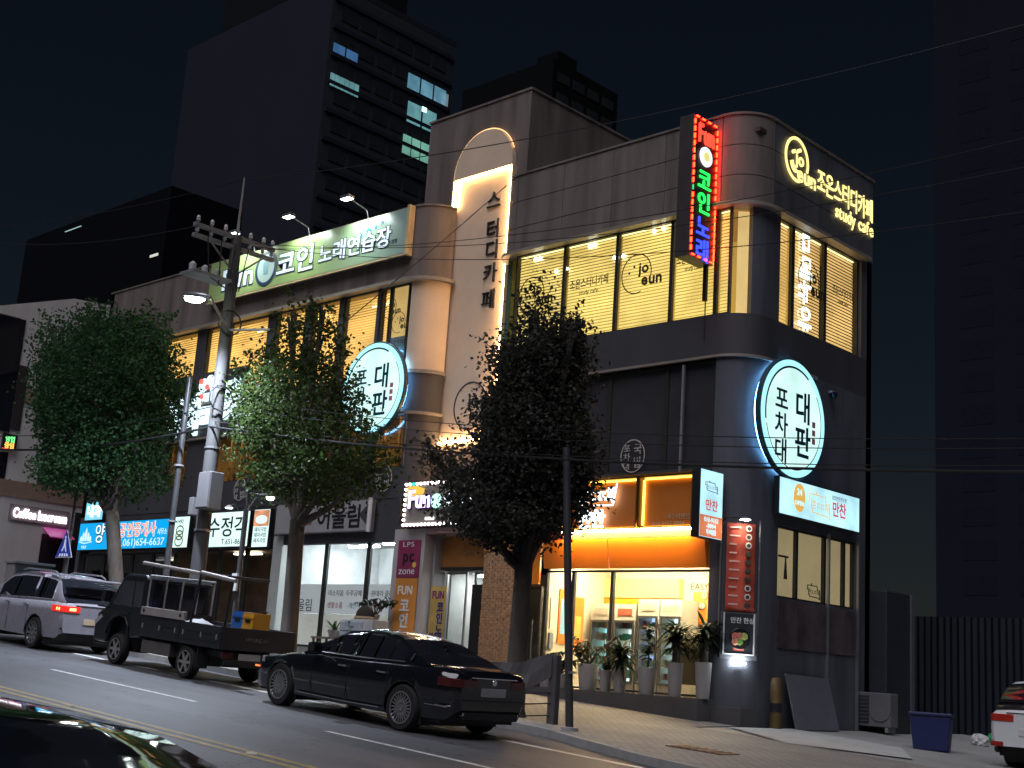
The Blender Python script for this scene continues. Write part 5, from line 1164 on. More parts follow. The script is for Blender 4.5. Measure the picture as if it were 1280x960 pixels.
# ================================================================== potted plants on the ledge
def pot_plant(label, px, topz, wpx, kind, seed, Y=24.72, z0=1.642, pth=.62, col=(.02, .03, .014)):
    rng = random.Random(seed); x = onY(px, 845, Y)[0]; r = wpx/2/50
    t = thing('potted_plant', label, 'potted plant', (x, Y, z0), group='potted plants on the ledge')
    MB().lathe([(r*.74, 0), (r*.78, .02), (r, pth-.03), (r*1.02, pth), (r*.9, pth), (r*.88, pth-.06), (0, pth-.06)], 20).build('pot', mat('pot_pale', (.42, .40, .40), .5, var=.08), t, smooth=True)
    h = topz; lm = leaf_mat('plant_leaf_%d' % seed, col); mb = MB(); st = MB()
    def blade(p, d, L_, w_, droop):
        d = d.normalized(); s_ = d.cross(Vector((0, 0, 1)));  s_ = s_.normalized() if s_.length > .01 else Vector((1, 0, 0)); vs = []
        for k in range(5):
            q = k/4; c = p + d*L_*q - Vector((0, 0, droop*q*q*L_)); ww = w_*math.sin(math.pi*(.12+.86*q)); vs += [c+s_*ww+Vector((0, 0, .25*ww)), c-s_*ww+Vector((0, 0, .25*ww))]
        mb.add(vs, [(2*k, 2*k+1, 2*k+3, 2*k+2) for k in range(4)])
    if kind == 'spiky':
        st.tube([(0, 0, pth-.1), (.02, 0, h*.62)], [.10, .08], 8)
        for k in range(110):
            a = rng.uniform(0, 6.28); e = rng.uniform(-.25, 1.1); p = Vector((0, 0, h*rng.uniform(.5, .74)))
            blade(p, Vector((math.cos(a), math.sin(a), e)), rng.uniform(.40, .68), .045, rng.uniform(.1, .7))
        for k in range(14): 
            a = rng.uniform(0, 6.28); blade(Vector((0, 0, h*.5)), Vector((math.cos(a), math.sin(a), .2)), .4, .03, .5)
    elif kind == 'broad':
        st.tube([(0, 0, pth-.1), (.02, .01, h*.5), (.0, 0, h*.85)], [.025, .02, .012], 6)
        for k in range(40):
            a = rng.uniform(0, 6.28); zz = rng.uniform(.48, .95)*h; blade(Vector((0, 0, zz)), Vector((math.cos(a), math.sin(a), rng.uniform(-.1, .7))), rng.uniform(.2, .34), .075, rng.uniform(.1, .6))
    elif kind == 'branchy':
        for b in range(9):
            a = rng.uniform(0, 6.28); L_ = rng.uniform(.5, 1.15); tip = Vector((math.cos(a)*L_*.9, math.sin(a)*L_*.35, h*rng.uniform(.55, .95))); p0 = Vector((0, 0, pth-.05))
            pts = [p0, p0.lerp(tip, .5)+Vector((0, 0, .15)), tip]; st.tube(pts, [.018, .013, .006], 5)
            for k in range(12):
                q = rng.uniform(.35, 1); p = p0.lerp(tip, q)+Vector((0, 0, .15*math.sin(math.pi*q))); a2 = rng.uniform(0, 6.28); blade(p, Vector((math.cos(a2), math.sin(a2), rng.uniform(-.4, .4))), rng.uniform(.14, .24), .045, .5)
    else:
        for k in range(30):
            a = rng.uniform(0, 6.28); blade(Vector((0, 0, pth-.03)), Vector((math.cos(a), math.sin(a), rng.uniform(.4, 2.2))), rng.uniform(.25, h), .03, rng.uniform(.1, .5))
    if st.v: st.build('stem', m_bark, t, smooth=True)
    o = mb.build('foliage', lm, t); o['kind'] = 'stuff'
pot_plant('wide branchy plant in a tall grey pot left on the shop ledge', 735, 1.5, 26, 'branchy', 31)
pot_plant('small tufted plant in a short pot between the tall pots on the ledge', 757, .45, 15, 'tuft', 32, pth=.5)
pot_plant('slim palm like plant in a dark pot, third along the ledge', 775, 1.35, 17, 'spiky', 33)
pot_plant('broad leaved rubber plant in a wide grey pot on the shop ledge', 809, 1.6, 22, 'broad', 34)
pot_plant('tall spiky plant with thick stem in a tapered pot on the ledge', 844, 2.15, 18, 'spiky', 35, pth=.76)
pot_plant('spiky plant in a grey pot at the right end of the ledge', 879, 2.15, 19, 'spiky', 36, pth=.8)
pot_plant('small leafy plant in a low white pot at the left end of the ledge', 664, .6, 18, 'tuft', 37, pth=.3)
pot_plant('round clipped small plant in a pale pot near the shop door', 683, .55, 20, 'broad', 38, pth=.35)
pot_plant('low bushy plant behind the dark post on the ledge', 700, .95, 22, 'branchy', 39, pth=.35)

# craft shop frontage: planters, cabinet, crates
def px_thing(name, label, cat, px, Y, z=None): x = onY(px, 800, Y)[0]; return thing(name, label, cat, (x, Y, gz(x)+.12 if z is None else z))
t = px_thing('cabinet', 'white drawer cabinet standing outside the craft shop window', 'cabinet', 455, 24.3)
B(-.75, .65, -.3, .3, 0, 1.28).build('carcass', mat('cab_white', (.55, .56, .58), .5), t, bevel=.015)
for k in range(4): d = B(-.72, .25, -.33, -.302, .12+k*.28, .36+k*.28).build('drawer', mat('cab_drawer', (.36, .40, .45), .4), t, bevel=.008); B(-.35, -.1, -.35, -.331, .22+k*.28, .25+k*.28).build('drawer_handle', m_alu, d)
t2 = thing('covered_basket', 'dark rounded heap in a tan basket on the white cabinet', 'basket', t.location + Vector((-.05, 0, 1.285)))
MB().lathe([(.27, 0), (.28, .08), (.24, .24), (.12, .38), (0, .4)], 18).build('crown', mat('knit_dark', (.03, .022, .02), .9, bump=.3), t2, smooth=True); MB().lathe([(.29, -.0), (.31, .04), (.29, .09)], 18).build('brim', mat('knit_tan', (.35, .25, .15), .9), t2, smooth=True)
t = px_thing('wooden_table', 'small wooden table with plants outside the craft shop', 'table', 413, 24.3)
B(-.55, .55, -.3, .3, .62, .67).build('table_top', mat('wood_grey', (.25, .2, .16), .7, var=.2), t)
for sx_ in (-.48, .48):
    for sy_ in (-.24, .24): B(sx_-.03, sx_+.03, sy_-.03, sy_+.03, 0, .62).build('leg', mat('wood_grey', (.25, .2, .16), .7), t)
tz = t.location.z+.67
pot_plant('broad bladed green plant on the wooden table outside the craft shop', 413, .8, 20, 'tuft', 41, Y=24.3, z0=tz, pth=.2, col=(.05, .10, .03))
pot_plant('dark leafy plant beside the white cabinet', 436, .75, 18, 'broad', 42, Y=24.2, z0=tz-.2, pth=.25)
pot_plant('small blossoming twig plant behind the white cabinet', 462, .8, 14, 'branchy', 43, Y=24.6, z0=tz+.5, pth=.2)
pot_plant('big dark leafy plant left of the craft shop pillar', 322, 1.1, 26, 'broad', 44, Y=24.2, z0=gz(-34.6)+.12, pth=.4, col=(.03, .05, .025))

# ================================================================== lane side objects
# outdoor air conditioner
y, _ = onX(1064, 890, XB+.1); y1, _ = onX(1113, 890, XB+.1)
acx0 = onY(1064, 890, 30.3)[0]; acx1 = onY(1113, 890, 30.3)[0]
t = thing('air_conditioner', 'grey outdoor air conditioner unit standing by the lane side wall', 'air conditioner', ((acx0+acx1)/2, 30.7, onY(1088, 908, 30.3)[1])); w2 = (acx1-acx0)/2
m_ac = mat('ac_beige', (.15, .15, .165), .5, var=.08)
B(-w2, w2, -.4, 0, 0, .82).build('casing', m_ac, t, bevel=.02)
B(-w2+.06, -w2*.08, -.415, -.401, .08, .74).build('side_grille', mat('ac_dark', (.04, .04, .05), .5), t)
for k in range(7): B(-w2+.08, -w2*.1, -.425, -.416, .12+k*.09, .135+k*.09).build('louvre', m_ac, t)
MB().lathe([(.29, -.402), (.29, -.42), (.26, -.42)], 28, (w2*.48, 0, .42), 'y').build('fan_ring', m_ac, t); MB().lathe([(.26, -.405), (.25, -.408)], 28, (w2*.48, 0, .42), 'y').build('fan_opening', mat('ac_dark', (.04, .04, .05), .5), t)
for k in range(5): MB().prism([(w2*.48+.05*math.cos(k*1.257), .42+.05*math.sin(k*1.257)), (w2*.48+.23*math.cos(k*1.257), .42+.23*math.sin(k*1.257)), (w2*.48+.23*math.cos(k*1.257+.55), .42+.23*math.sin(k*1.257+.55))], -.416, -.411).build('fan_blade', m_grey, t)
for s_ in (-1, 1): B(s_*w2*.8-.04, s_*w2*.8+.04, -.4, 0, -.12, 0).build('foot', m_grey, t)
# leaning board, yellow post
y, _ = onX(1016, 885, XB+.3); zg = gz(XB)+.11
t = thing('leaning_board', 'plain grey panel leaning against the side wall', 'board', (XB+.45, y, zg), math.pi/2)
MB().add([(-.95, -.02, 0), (.95, -.02, 0), (.95, .3, 1.18), (-.95, .3, 1.22), (-.95, .03, 0), (.95, .03, 0), (.95, .34, 1.18), (-.95, .34, 1.22)], [(0,1,2,3),(7,6,5,4),(0,4,5,1),(3,2,6,7),(0,3,7,4),(1,5,6,2)]).build('panel', mat('board_bluegrey', (.13, .135, .16), .5, var=.1), t)
B(-.95, .95, .0, .4, -.02, .0).build('foot_rail', m_grey, t)
y, _ = onX(972, 875, XB+.3)
t = thing('corner_guard', 'faded yellow corner guard post at the foot of the corner column', 'post', (XB+.32, y-.1, zg))
MB().lathe([(.13, 0), (.13, 1.05), (.1, 1.1), (0, 1.12)], 14).build('tube', mat('guard_yellow', (.09, .055, .015), .6, var=.25, scale=4), t, smooth=True); MB().lathe([(.132, .35), (.132, .55)], 14).build('band', m_black, t)
# steel shed box at the end of the wall, sheet fence, bins
y, _ = onX(1096, 830, XB+.1)
t = thing('duct', 'tall dim grey metal housing at the rear end of the side wall', 'housing', (XB+.0, y+.3, .9), math.pi/2)
B(-.55, .85, -.5, 0, 0, 3.7).build('casing', mat('duct_grey', (.03, .033, .045), .5, var=.1), t, bevel=.03); B(.7, .85, -.56, -.501, 0, 3.7).build('edge', mat('duct_edge', (.10, .105, .13), .5), t)
fx = onY(1150, 850, 36)[0]
t = thing('sheet_fence', 'dark blue corrugated metal fence closing the back of the lane', 'fence', (fx, 36.0, gz(fx)))
m_fence = mat('fence_blue', (.008, .011, .020), .5, var=.12, streak=.15)
for k in range(11):
    mb = MB(); x0 = -2.4+k*1.0
    prof = [(x0+.1*i, (.03 if i % 2 else -.03)) for i in range(11)]
    for (a, da), (b, db) in zip(prof, prof[1:]): mb.add([(a, da, -.3-a*S), (b, db, -.3-b*S), (b, db, 3.25), (a, da, 3.25)], [(0, 1, 2, 3)])
    o = mb.build('sheet', m_fence, t); sm = o.modifiers.new('thick', 'SOLIDIFY'); sm.thickness = .01
for k in range(6): B(-2.4+k*2-.04, -2.32+k*2, .06, .14, -.5, 3.2).build('post', m_grey, t)
X, Y = onG(1165, 938, .1)
t = thing('waste_bin', 'blue plastic waste bin in the dark lane', 'bin', (X, Y, gz(X)+.1), rad(20))
MB().add([(-.36, -.3, 0), (.36, -.3, 0), (.36, .3, 0), (-.36, .3, 0), (-.42, -.36, .72), (.42, -.36, .72), (.42, .36, .72), (-.42, .36, .72)], [(3,2,1,0),(4,5,6,7),(0,1,5,4),(1,2,6,5),(2,3,7,6),(3,0,4,7)]).build('tub', mat('bin_blue', (.014, .02, .10), .5, var=.1), t, bevel=.03)
B(-.45, .45, -.39, .39, .72, .79).build('lid', mat('bin_blue2', (.016, .022, .09), .5), t, bevel=.02)
X, Y = onG(1205, 915, .1)
t = thing('steel_cabinet', 'dim grey steel cabinet standing behind the blue bin', 'cabinet', (X, Y, gz(X)+.1), rad(15))
B(-.6, .6, -.3, .3, 0, 1.25).build('carcass', mat('cab_dim', (.16, .17, .20), .5), t, bevel=.02); B(-.02, .02, -.315, -.301, .1, 1.2).build('seam', m_black, t)
for i, (px, py, c, lab) in enumerate(((1225, 932, (.5, .5, .5), 'crumpled pale plastic bag on the lane ground'), (1140, 915, (.6, .6, .6), 'small white bag left of the blue bin'), (1245, 930, (.05, .35, .12), 'green plastic bag beside the white car'))):
    X, Y = onG(px, py, .1); rng = random.Random(i); bm_ = bmesh.new(); bmesh.ops.create_icosphere(bm_, subdivisions=3, radius=.22)
    for v in bm_.verts:
        v.co *= 1+rng.uniform(-.16, .16); v.co.z = max(v.co.z*.8, -.1)
    me = bpy.data.meshes.new('plastic_bag'); bm_.to_mesh(me); bm_.free(); me.materials.append(mat('bag_%d' % i, c, .4)); o = bpy.data.objects.new('plastic_bag', me); sc.collection.objects.link(o); o.location = (X, Y, gz(X)+.2); tag(o, lab, 'plastic bag', 'plastic bags in the lane')

# ================================================================== vehicles
def lerp_tab(tab, x):
    if x <= tab[0][0]: return tab[0][1]
    for (a, va), (b, vb) in zip(tab, tab[1:]):
        if x <= b:
            q = (x-a)/(b-a); q = q*q*(3-2*q)*.5+q*.5; return va+(vb-va)*q
    return tab[-1][1]
m_tyre = mat('tyre', (.012, .012, .013), .8, var=.1, bump=.1)
m_rim = mat('alloy_rim', (.50, .49, .48), .3, metal=.9, var=.05)
def wheel(parent, x, y, z, r, wd, side, spokes, double=False, rm=m_rim):
    w = MB().lathe([(r*.70, -wd*.5), (r*.93, -wd*.5), (r, -wd*.36), (r, wd*.36), (r*.93, wd*.5), (r*.70, wd*.5)], 36, (0, 0, 0), 'y', cap=False).build('wheel', m_tyre, parent, smooth=True, loc=(x, y, z))
    f = side*wd*.42
    rim = MB().lathe([(r*.72, side*wd*.5), (r*.66, side*wd*.47), (r*.64, side*wd*.2), (r*.2, side*wd*.18), (0, side*wd*.18)], 32, (0, 0, 0), 'y', cap=False).build('rim', mat('rim_well', (.05, .05, .05), .5, metal=.5), w, smooth=True)
    annulus(MB(), 0, 0, r*.70, r*.70, r*.06, side*wd*.44, side*wd*.51, 36).build('rim_lip', rm, w, smooth=True)
    for k in range(spokes):
        a = 2*math.pi*k/spokes; c, s_ = math.cos(a), math.sin(a); hw = r*(.035 if spokes > 10 else .085)
        pts = []
        for rr_, q in ((r*.14, 1.15), (r*.67, .85)):
            for d in (-1, 1): pts.append((c*rr_-s_*hw*q*d, s_*rr_+c*hw*q*d))
        MB().prism([pts[0], pts[2], pts[3], pts[1]], side*wd*.30, side*wd*.46).build('spoke', rm, w)
    MB().lathe([(r*.16, side*wd*.28), (r*.15, side*wd*.48), (r*.05, side*wd*.5)], 16, (0, 0, 0), 'y').build('hub', rm, w, smooth=True)
    return w
def car(name, label, loc, P, paint, rotz=0., tilt=True, lit_tail=True, cat='car'):
    """front points to -X in local space; P holds profile tables"""
    t = thing(name, label, cat, loc, rot=(0, math.atan(S) if tilt else 0, rotz))
    L = P['L']; xs = set(); n = 70
    for i in range(n+1): xs.add(-L/2 + L*i/n)
    for xw in P['axles']:
        for k in range(-8, 9): xs.add(xw + P['ra']*math.sin(math.pi/2*k/8))
        xs.add(xw-P['ra']-.004); xs.add(xw+P['ra']+.004)
    for q in (.01, .03, .06): xs.add(-L/2+q); xs.add(L/2-q)
    xs = sorted(xs); WH = lambda x: lerp_tab(P['w'], x); DK = lambda x: lerp_tab(P['deck'], x); SL = lambda x: lerp_tab(P['sill'], x)
    def bottom(x):
        b = SL(x)
        for xw in P['axles']:
            if abs(x-xw) < P['ra']: b = max(b, P['rw'] + math.sqrt(max(0, P['ra']**2-(x-xw)**2)))
        return b
    secs = []
    for x in xs:
        w_, d, b = WH(x), DK(x), bottom(x); b = min(b, d-.14); s_ = SL(x); hgt = d-s_
        zz = [b, max(b+.01, s_+hgt*.28), max(b+.02, s_+hgt*.52), max(b+.03, s_+hgt*.74), max(b+.05, d-.07), d-.012]
        zz[5] = max(zz[5], zz[4]+.01)
        yy = [w_-.055 if b < s_+.02 else w_-.015, w_-.012, w_, w_-.008, w_-.045, w_-.12]
        secs.append([(x, y, z) for y, z in zip(yy, zz)] + [(x, w_*.5, d+.02), (x, 0, d+.032)])
    k = len(secs[0]); mb = MB(); vs = []
    for s_ in secs: vs += s_ + [(x, -y, z) for x, y, z in s_[-2::-1]]
    kk = 2*k-1; fs = [(i*kk+j, i*kk+j+1, (i+1)*kk+j+1, (i+1)*kk+j) for i in range(len(secs)-1) for j in range(kk-1)]
    fs += [tuple(range(kk)), tuple(range((len(secs)-1)*kk, len(secs)*kk))]
    mb.add(vs, fs); mb.build('body', paint, t, smooth=True)
    # wheel wells and floor
    wl = MB()
    for xw in P['axles']: wl.box(xw-P['ra']*.98, xw+P['ra']*.98, -P['W']+.12, P['W']-.12, P['rw']*.4, P['rw']+P['ra']*.7)
    wl.box(-L/2+.3, L/2-.3, -P['W']+.15, P['W']-.15, lerp_tab(P['sill'], 0)-.02, lerp_tab(P['sill'], 0)+.3); wl.build('underbody', m_black, t)
    # greenhouse
    xa, xb, xc, xd = P['xa'], P['xb'], P['xc'], P['xd']; RF = lambda x: lerp_tab(P['roof'], x)
    gx = sorted(set([xa+(xb-xa)*i/8 for i in range(9)] + [xb+(xc-xb)*i/14 for i in range(15)] + [xc+(xd-xc)*i/8 for i in range(9)] + P['pillars']))
    def sec(x):
        base = DK(x)-.02; wb = WH(x)-.10; top = max(RF(x), base+.03); q = (top-base); full = P['H']-base
        fr = min(1, q/full); wt = wb - (wb-P['wt'])*fr
        z1 = base+.05*fr; z2 = base+q*.84
        y1 = wb-(wb-wt)*.04*fr; y2 = wb-(wb-wt)*.72
        return [(x, wb, base), (x, y1, z1), (x, y2, z2), (x, wt, top-.02*fr), (x, wt*.55, top+.018*fr), (x, 0, top+.025*fr)]
    ss = [sec(x) for x in gx]; K = 6
    parts = {}
    def put(nm, pts): parts.setdefault(nm, MB()).quad(*pts)
    pl = P['pillars']  # A-pillar top.., list of side window x limits in pairs
    wins = list(zip(pl[0::2], pl[1::2]))
    for i in range(len(gx)-1):
        xm = (gx[i]+gx[i+1])/2
        for j in range(K-1):
            for sg in (1, -1):
                q = [ss[i][j], ss[i][j+1], ss[i+1][j+1], ss[i+1][j]]; q = [(x, y*sg, z) for x, y, z in q]
                nm = 'cabin'
                if j == 1:
                    for wi, (a, b) in enumerate(wins):
                        if a <= xm <= b: nm = 'side_window|%d|%d' % (wi, sg)
                if j >= 3 and xm < xb-.02: nm = 'windscreen'
                if j >= 3 and xm > xc+.02 and P.get('rearglass', True): nm = 'rear_window'
                put(nm, q)
    for nm, mb in parts.items():
        o = mb.build(nm.split('|')[0], paint if nm == 'cabin' else P.get('glass', m_dglass), t, smooth=True)
        bm_ = bmesh.new(); bm_.from_mesh(o.data); bmesh.ops.remove_doubles(bm_, verts=bm_.verts, dist=.0005); bm_.to_mesh(o.data); bm_.free()
    for xw in P['axles']:
        for sg in (-1, 1): wheel(t, xw, sg*(P['W']-.13), P['rw'], P['rw'], .23, sg, P['spokes'])
    W_ = P['W']
    for sg in (-1, 1):
        for xh in P['handles']: B(xh-.11, xh+.11, sg*(W_-.02), sg*(W_+.022), P['hz'], P['hz']+.03).build('door_handle', P.get('chrome', m_alu), t, bevel=.008)
        mr = MB().prism([(xb_ := P['xm'], P['mz']), (P['xm']+.16, P['mz']), (P['xm']+.18, P['mz']+.1), (P['xm']+.12, P['mz']+.16), (P['xm'], P['mz']+.14)], sg*(W_-.03), sg*(W_+.17)).build('mirror', paint, t, bevel=.02)
        # belt-line trim and door seams
        MB().tube([(x, sg*(WH(x)-.105), DK(x)+.012) for x in [wins[0][0]-.05+(wins[-1][1]-wins[0][0]+.1)*i/10 for i in range(11)]], .011, 6).build('belt_trim', P.get('chrome', m_alu), t)
        for xs_ in P['seams']: MB().box(xs_-.004, xs_+.004, sg*(WH(xs_)-.006), sg*(WH(xs_)+.001), SL(xs_)+.06, DK(xs_)-.1).build('door_seam', m_black, t)
    return t
m_pblk = mat('paint_black', (.006, .007, .010), .12, var=.05, coat=1.0)
m_psil = mat('paint_silver_white', (.27, .26, .30), .28, var=.03, coat=.8)
m_pwht = mat('paint_white', (.70, .71, .74), .25, var=.03, coat=.8)
e_tail = emit('tail_lamp_lit', (1, .03, .02), .75, base=(.4, .01, .01)); m_tail = mat('tail_lamp', (.07, .006, .006), .15, var=.1, coat=.6)
m_chrome = mat('chrome', (.75, .75, .77), .12, metal=1., var=.02)
SEDAN = dict(L=5.2, W=.955, H=1.47, rw=.355, ra=.40, axles=[-1.62, 1.54], spokes=22,
    w=[(-2.6, .62), (-2.5, .78), (-2.25, .89), (-1.6, .945), (0, .955), (1.5, .945), (2.2, .90), (2.48, .82), (2.6, .70)],
    deck=[(-2.6, .62), (-2.5, .72), (-2.2, .82), (-1.2, .945), (-.6, .985), (.3, .995), (1.3, 1.03), (1.7, 1.05), (2.2, 1.05), (2.52, 1.02), (2.6, .9)],
    sill=[(-2.6, .40), (-2.45, .26), (-1.2, .24), (1.2, .24), (2.4, .28), (2.6, .45)],
    roof=[(-1.15, .96), (-.75, 1.17), (-.25, 1.41), (.2, 1.465), (.7, 1.46), (1.1, 1.39), (1.6, 1.2), (2.0, 1.04)], xa=-1.15, xb=-.22, xc=1.12, xd=2.0, wt=.58,
    pillars=[-.62, .12, .2, 1.0, 1.06, 1.38], handles=[.05, 1.02], hz=.83, xm=-.72, mz=1.0, seams=[-.75, .18, 1.15], chrome=m_chrome)
X0, Y0 = -17.05, 14.93
sd = car('parked_car', 'black four door sedan parked at the kerb in front of the shop', (X0, Y0, gz(X0)), SEDAN, m_pblk)
def rear_kit(t, P, zl, plate_z, lamp, lampw=.5, plate_m=None, lh=.13, chrome=True):
    L, W_ = P['L'], P['W']
    for sg in (-1, 1):
        xs = [L/2-.34, L/2-.22, L/2-.12, L/2-.05, L/2-.01]; out = [(x, sg*(lerp_tab(P['w'], x)+.012)) for x in xs]; we = lerp_tab(P['w'], L/2-.01)
        poly = out + [(L/2+.014, sg*(we-.03)), (L/2+.014, sg*(we-lampw)), (L/2-.06, sg*(we-lampw)), (L/2-.12, sg*(we-.08)), (L/2-.34, sg*(lerp_tab(P['w'], L/2-.34)-.06))]
        MB().prism(poly, zl, zl+lh, 'z').build('tail_light', lamp, t, bevel=.01)
    B(L/2-.03, L/2+.012, -.27, .27, plate_z, plate_z+.13).build('number_plate', plate_m or mat('plate_dim', (.35, .35, .36), .5), t, bevel=.005)
    if chrome: B(L/2-.04, L/2+.008, -W_+.45, W_-.45, zl+lh+.02, zl+lh+.035).build('trim_strip', m_chrome, t)
rear_kit(sd, SEDAN, .78, .66, m_tail, .34)
for sg in (-1, 1):
    B(2.52, 2.6, sg*.35, sg*.62, .36, .42).build('exhaust_tip', m_chrome, sd, bevel=.01)
    MB().prism([(-2.52, sg*.6), (-2.28, sg*.86), (-2.18, sg*.885), (-2.3, sg*.72), (-2.46, sg*.55)], .66, .78, 'z').build('headlight', mat('lamp_clear', (.4, .4, .42), .1, coat=.6), sd, bevel=.01)
    B(-2.46, -2.36, sg*.84, sg*.865, .58, .61).build('side_marker', emit('marker_amber', (1, .2, .05), 1.5), sd)
MB().box(2.3, 2.5, -.955+.02, -.86, .48, .5).build('reflector', m_chrome, sd)
for sg in (-1, 1):
    MB().tube([(-1.1, sg*.955, .30), (0, sg*.962, .29), (1.05, sg*.955, .30)], .012, 6).build('sill_trim', m_chrome, sd)
    MB().tube([(2.05, sg*.915, .48), (2.35, sg*.865, .48), (2.5, sg*.80, .49)], .010, 6).build('bumper_trim', m_chrome, sd)
    MB().lathe([(.012, 0), (.012, .004)], 10, (1.75, sg*.938, .80), 'y').build('fuel_flap', m_black, sd)
MB().tube([(2.604, -.66, .60), (2.612, 0, .60), (2.604, .66, .60)], .008, 6).build('bumper_line', m_black, sd)
MB().tube([(2.0, -.76, 1.062), (2.45, -.72, 1.045), (2.56, -.62, .98)], .005, 5).build('trunk_seam', m_black, sd)
MB().lathe([(.05, 0), (.045, .008)], 16, (2.605, 0, .88), 'x').build('badge', m_chrome, sd)
B(2.5, 2.612, -.6, .6, .30, .42).build('diffuser', m_black, sd, bevel=.02)
B(1.35, 1.5, -.02, .02, 1.28, 1.36).build('antenna_fin', m_pblk, sd, bevel=.015)

# foreground black car, only its roof shows at the bottom left
fx_, fy_ = -4.35, 1.62
car('parked_car', 'glossy black car roof in the near foreground, bottom left corner', (fx_, fy_, gz(fx_)+.0), SEDAN, mat('paint_black_gloss', (.004, .005, .007), .04, var=.02, coat=1.0), rotz=rad(2))

SUV = dict(L=4.9, W=.96, H=1.76, rw=.36, ra=.42, axles=[-1.45, 1.40], spokes=10,
    w=[(-2.45, .68), (-2.3, .84), (-2.0, .92), (-1.4, .955), (0, .96), (1.4, .95), (2.1, .92), (2.38, .86), (2.45, .78)],
    deck=[(-2.45, .75), (-2.35, .88), (-1.9, 1.0), (-1.1, 1.07), (0, 1.1), (1.2, 1.14), (2.0, 1.16), (2.38, 1.14), (2.45, 1.05)],
    sill=[(-2.45, .42), (-2.3, .28), (-1.2, .28), (1.2, .28), (2.3, .32), (2.45, .45)],
    roof=[(-1.4, 1.05), (-.9, 1.35), (-.35, 1.68), (.2, 1.75), (1.2, 1.75), (1.75, 1.71), (1.95, 1.62), (2.3, 1.25), (2.4, 1.15)], xa=-1.4, xb=-.35, xc=1.85, xd=2.4, wt=.66,
    pillars=[-.75, .0, .08, .95, 1.05, 1.85], handles=[-.05, .9], hz=.98, xm=-.85, mz=1.1, seams=[-.9, .04, 1.0], chrome=m_alu)
XS, YS = onG(37, 810); XS -= 1.40
sv = car('parked_car', 'silver white estate car with lit red tail lights at the left edge', (XS, YS+.93, gz(XS)), SUV, m_psil)
rear_kit(sv, SUV, .92, .66, e_tail, .40, mat('plate_warm', (.55, .42, .28), .5), .14)
for sg in (-1, 1): B(2.36, 2.44, sg*.62, sg*.82, .5, .57).build('reflector', m_chrome, sv, bevel=.01)
for sg in (-1, 1):
    for q in (2.3, 2.38): B(q-.03, q+.02, sg*(lerp_tab(SUV['w'], q)+.013), sg*(lerp_tab(SUV['w'], q)+.02), .955, 1.02).build('lamp_bulb', emit('tail_core', (1, .35, .12), 4), sv)
    B(2.455, 2.472, sg*.50, sg*.66, .955, 1.02).build('lamp_bulb', emit('tail_core', (1, .35, .12), 4), sv)
B(2.15, 2.44, -.62, .62, 1.66, 1.71).build('roof_spoiler', m_psil, sv, bevel=.015)
for sg in (-1, 1): MB().tube([(-.2, sg*.6, 1.76), (0, sg*.6, 1.81), (1.4, sg*.6, 1.81), (1.6, sg*.6, 1.74)], .018, 8).build('roof_rail', m_alu, sv)
# white car at the right edge, in the mouth of the lane: rear towards the street
XW, YW = -10.25, 28.1
sw_ = car('parked_car', 'white car cut by the right edge of the picture, tail towards the street', (XW, YW, gz(XW)+.1), SUV, m_pwht, rotz=rad(-93), tilt=False)
rear_kit(sw_, SUV, .92, .66, mat('tail_lamp_red', (.45, .03, .02), .15, coat=.6), .42, mat('plate_white2', (.6, .6, .6), .4), .14)
for sg in (-1, 1): B(2.36, 2.46, sg*.58, sg*.84, .44, .54).build('reflector', mat('refl_red', (.3, .02, .02), .3), sw_, bevel=.02)

# ------------------------------------------------------------------ pickup truck with ladder rack
XT, YT_ = -24.5, 15.82
tk = thing('pickup_truck', 'dark flatbed pickup truck with pipe rack and loaded bed, parked uphill of the sedan', 'truck', (XT, YT_, gz(XT)), rot=(0, math.atan(S), 0))
m_tkb = mat('truck_blue_black', (.010, .012, .016), .32, var=.1, coat=.4); m_tkd = mat('truck_bed_grey', (.018, .018, .021), .5, var=.2, scale=4)
prof = [(-2.42, .42), (-2.45, .75), (-2.38, 1.02), (-2.02, 1.22), (-1.52, 1.86), (-1.35, 1.95), (-.62, 1.96), (-.52, 1.88), (-.5, .62), (-.98, .58), (-1.02, .80), (-1.2, .98), (-1.45, 1.02), (-1.7, .95), (-1.86, .74), (-1.88, .42)]
MB().prism(prof, -.83, .83).build('cab', m_tkb, tk, bevel=.06)
for sg in (-1, 1):
    wn = MB().prism([(-1.80, 1.26), (-1.44, 1.78), (-.98, 1.80), (-.98, 1.25)], sg*.832, sg*.838).build('side_window', mat('cab_glass', (.045, .05, .06), .08, spec=.8), tk)
    MB().prism([(-.94, 1.25), (-.94, 1.80), (-.62, 1.80), (-.6, 1.25)], sg*.832, sg*.838).build('side_window', mat('cab_glass', (.045, .05, .06), .08, spec=.8), tk)
    B(-1.2, -1.02, sg*.835, sg*.86, 1.08, 1.12).build('door_handle', m_black, tk, bevel=.006)
    MB().box(-.97, -.965, sg*.83, sg*.834, .62, 1.24).build('door_seam', m_black, tk)
    MB().prism([(-1.95, 1.3), (-1.8, 1.3), (-1.78, 1.55), (-1.93, 1.55)], sg*.9, sg*1.05).build('mirror', m_black, tk, bevel=.02)
    MB().prism([(-2.44, .86), (-2.2, 1.0), (-2.12, .95), (-2.4, .76)], sg*.6, sg*.838).build('headlight', mat('lamp_clear', (.4, .4, .42), .1, coat=.6), tk)
MB().add([(-2.03, -.72, 1.25), (-2.03, .72, 1.25), (-1.56, .68, 1.84), (-1.56, -.68, 1.84)], [(0, 1, 2, 3)]).build('windscreen', m_dglass, tk, loc=(-.03, 0, .02))
B(-.506, -.495, -.62, .62, 1.25, 1.8).build('rear_window', m_dglass, tk)
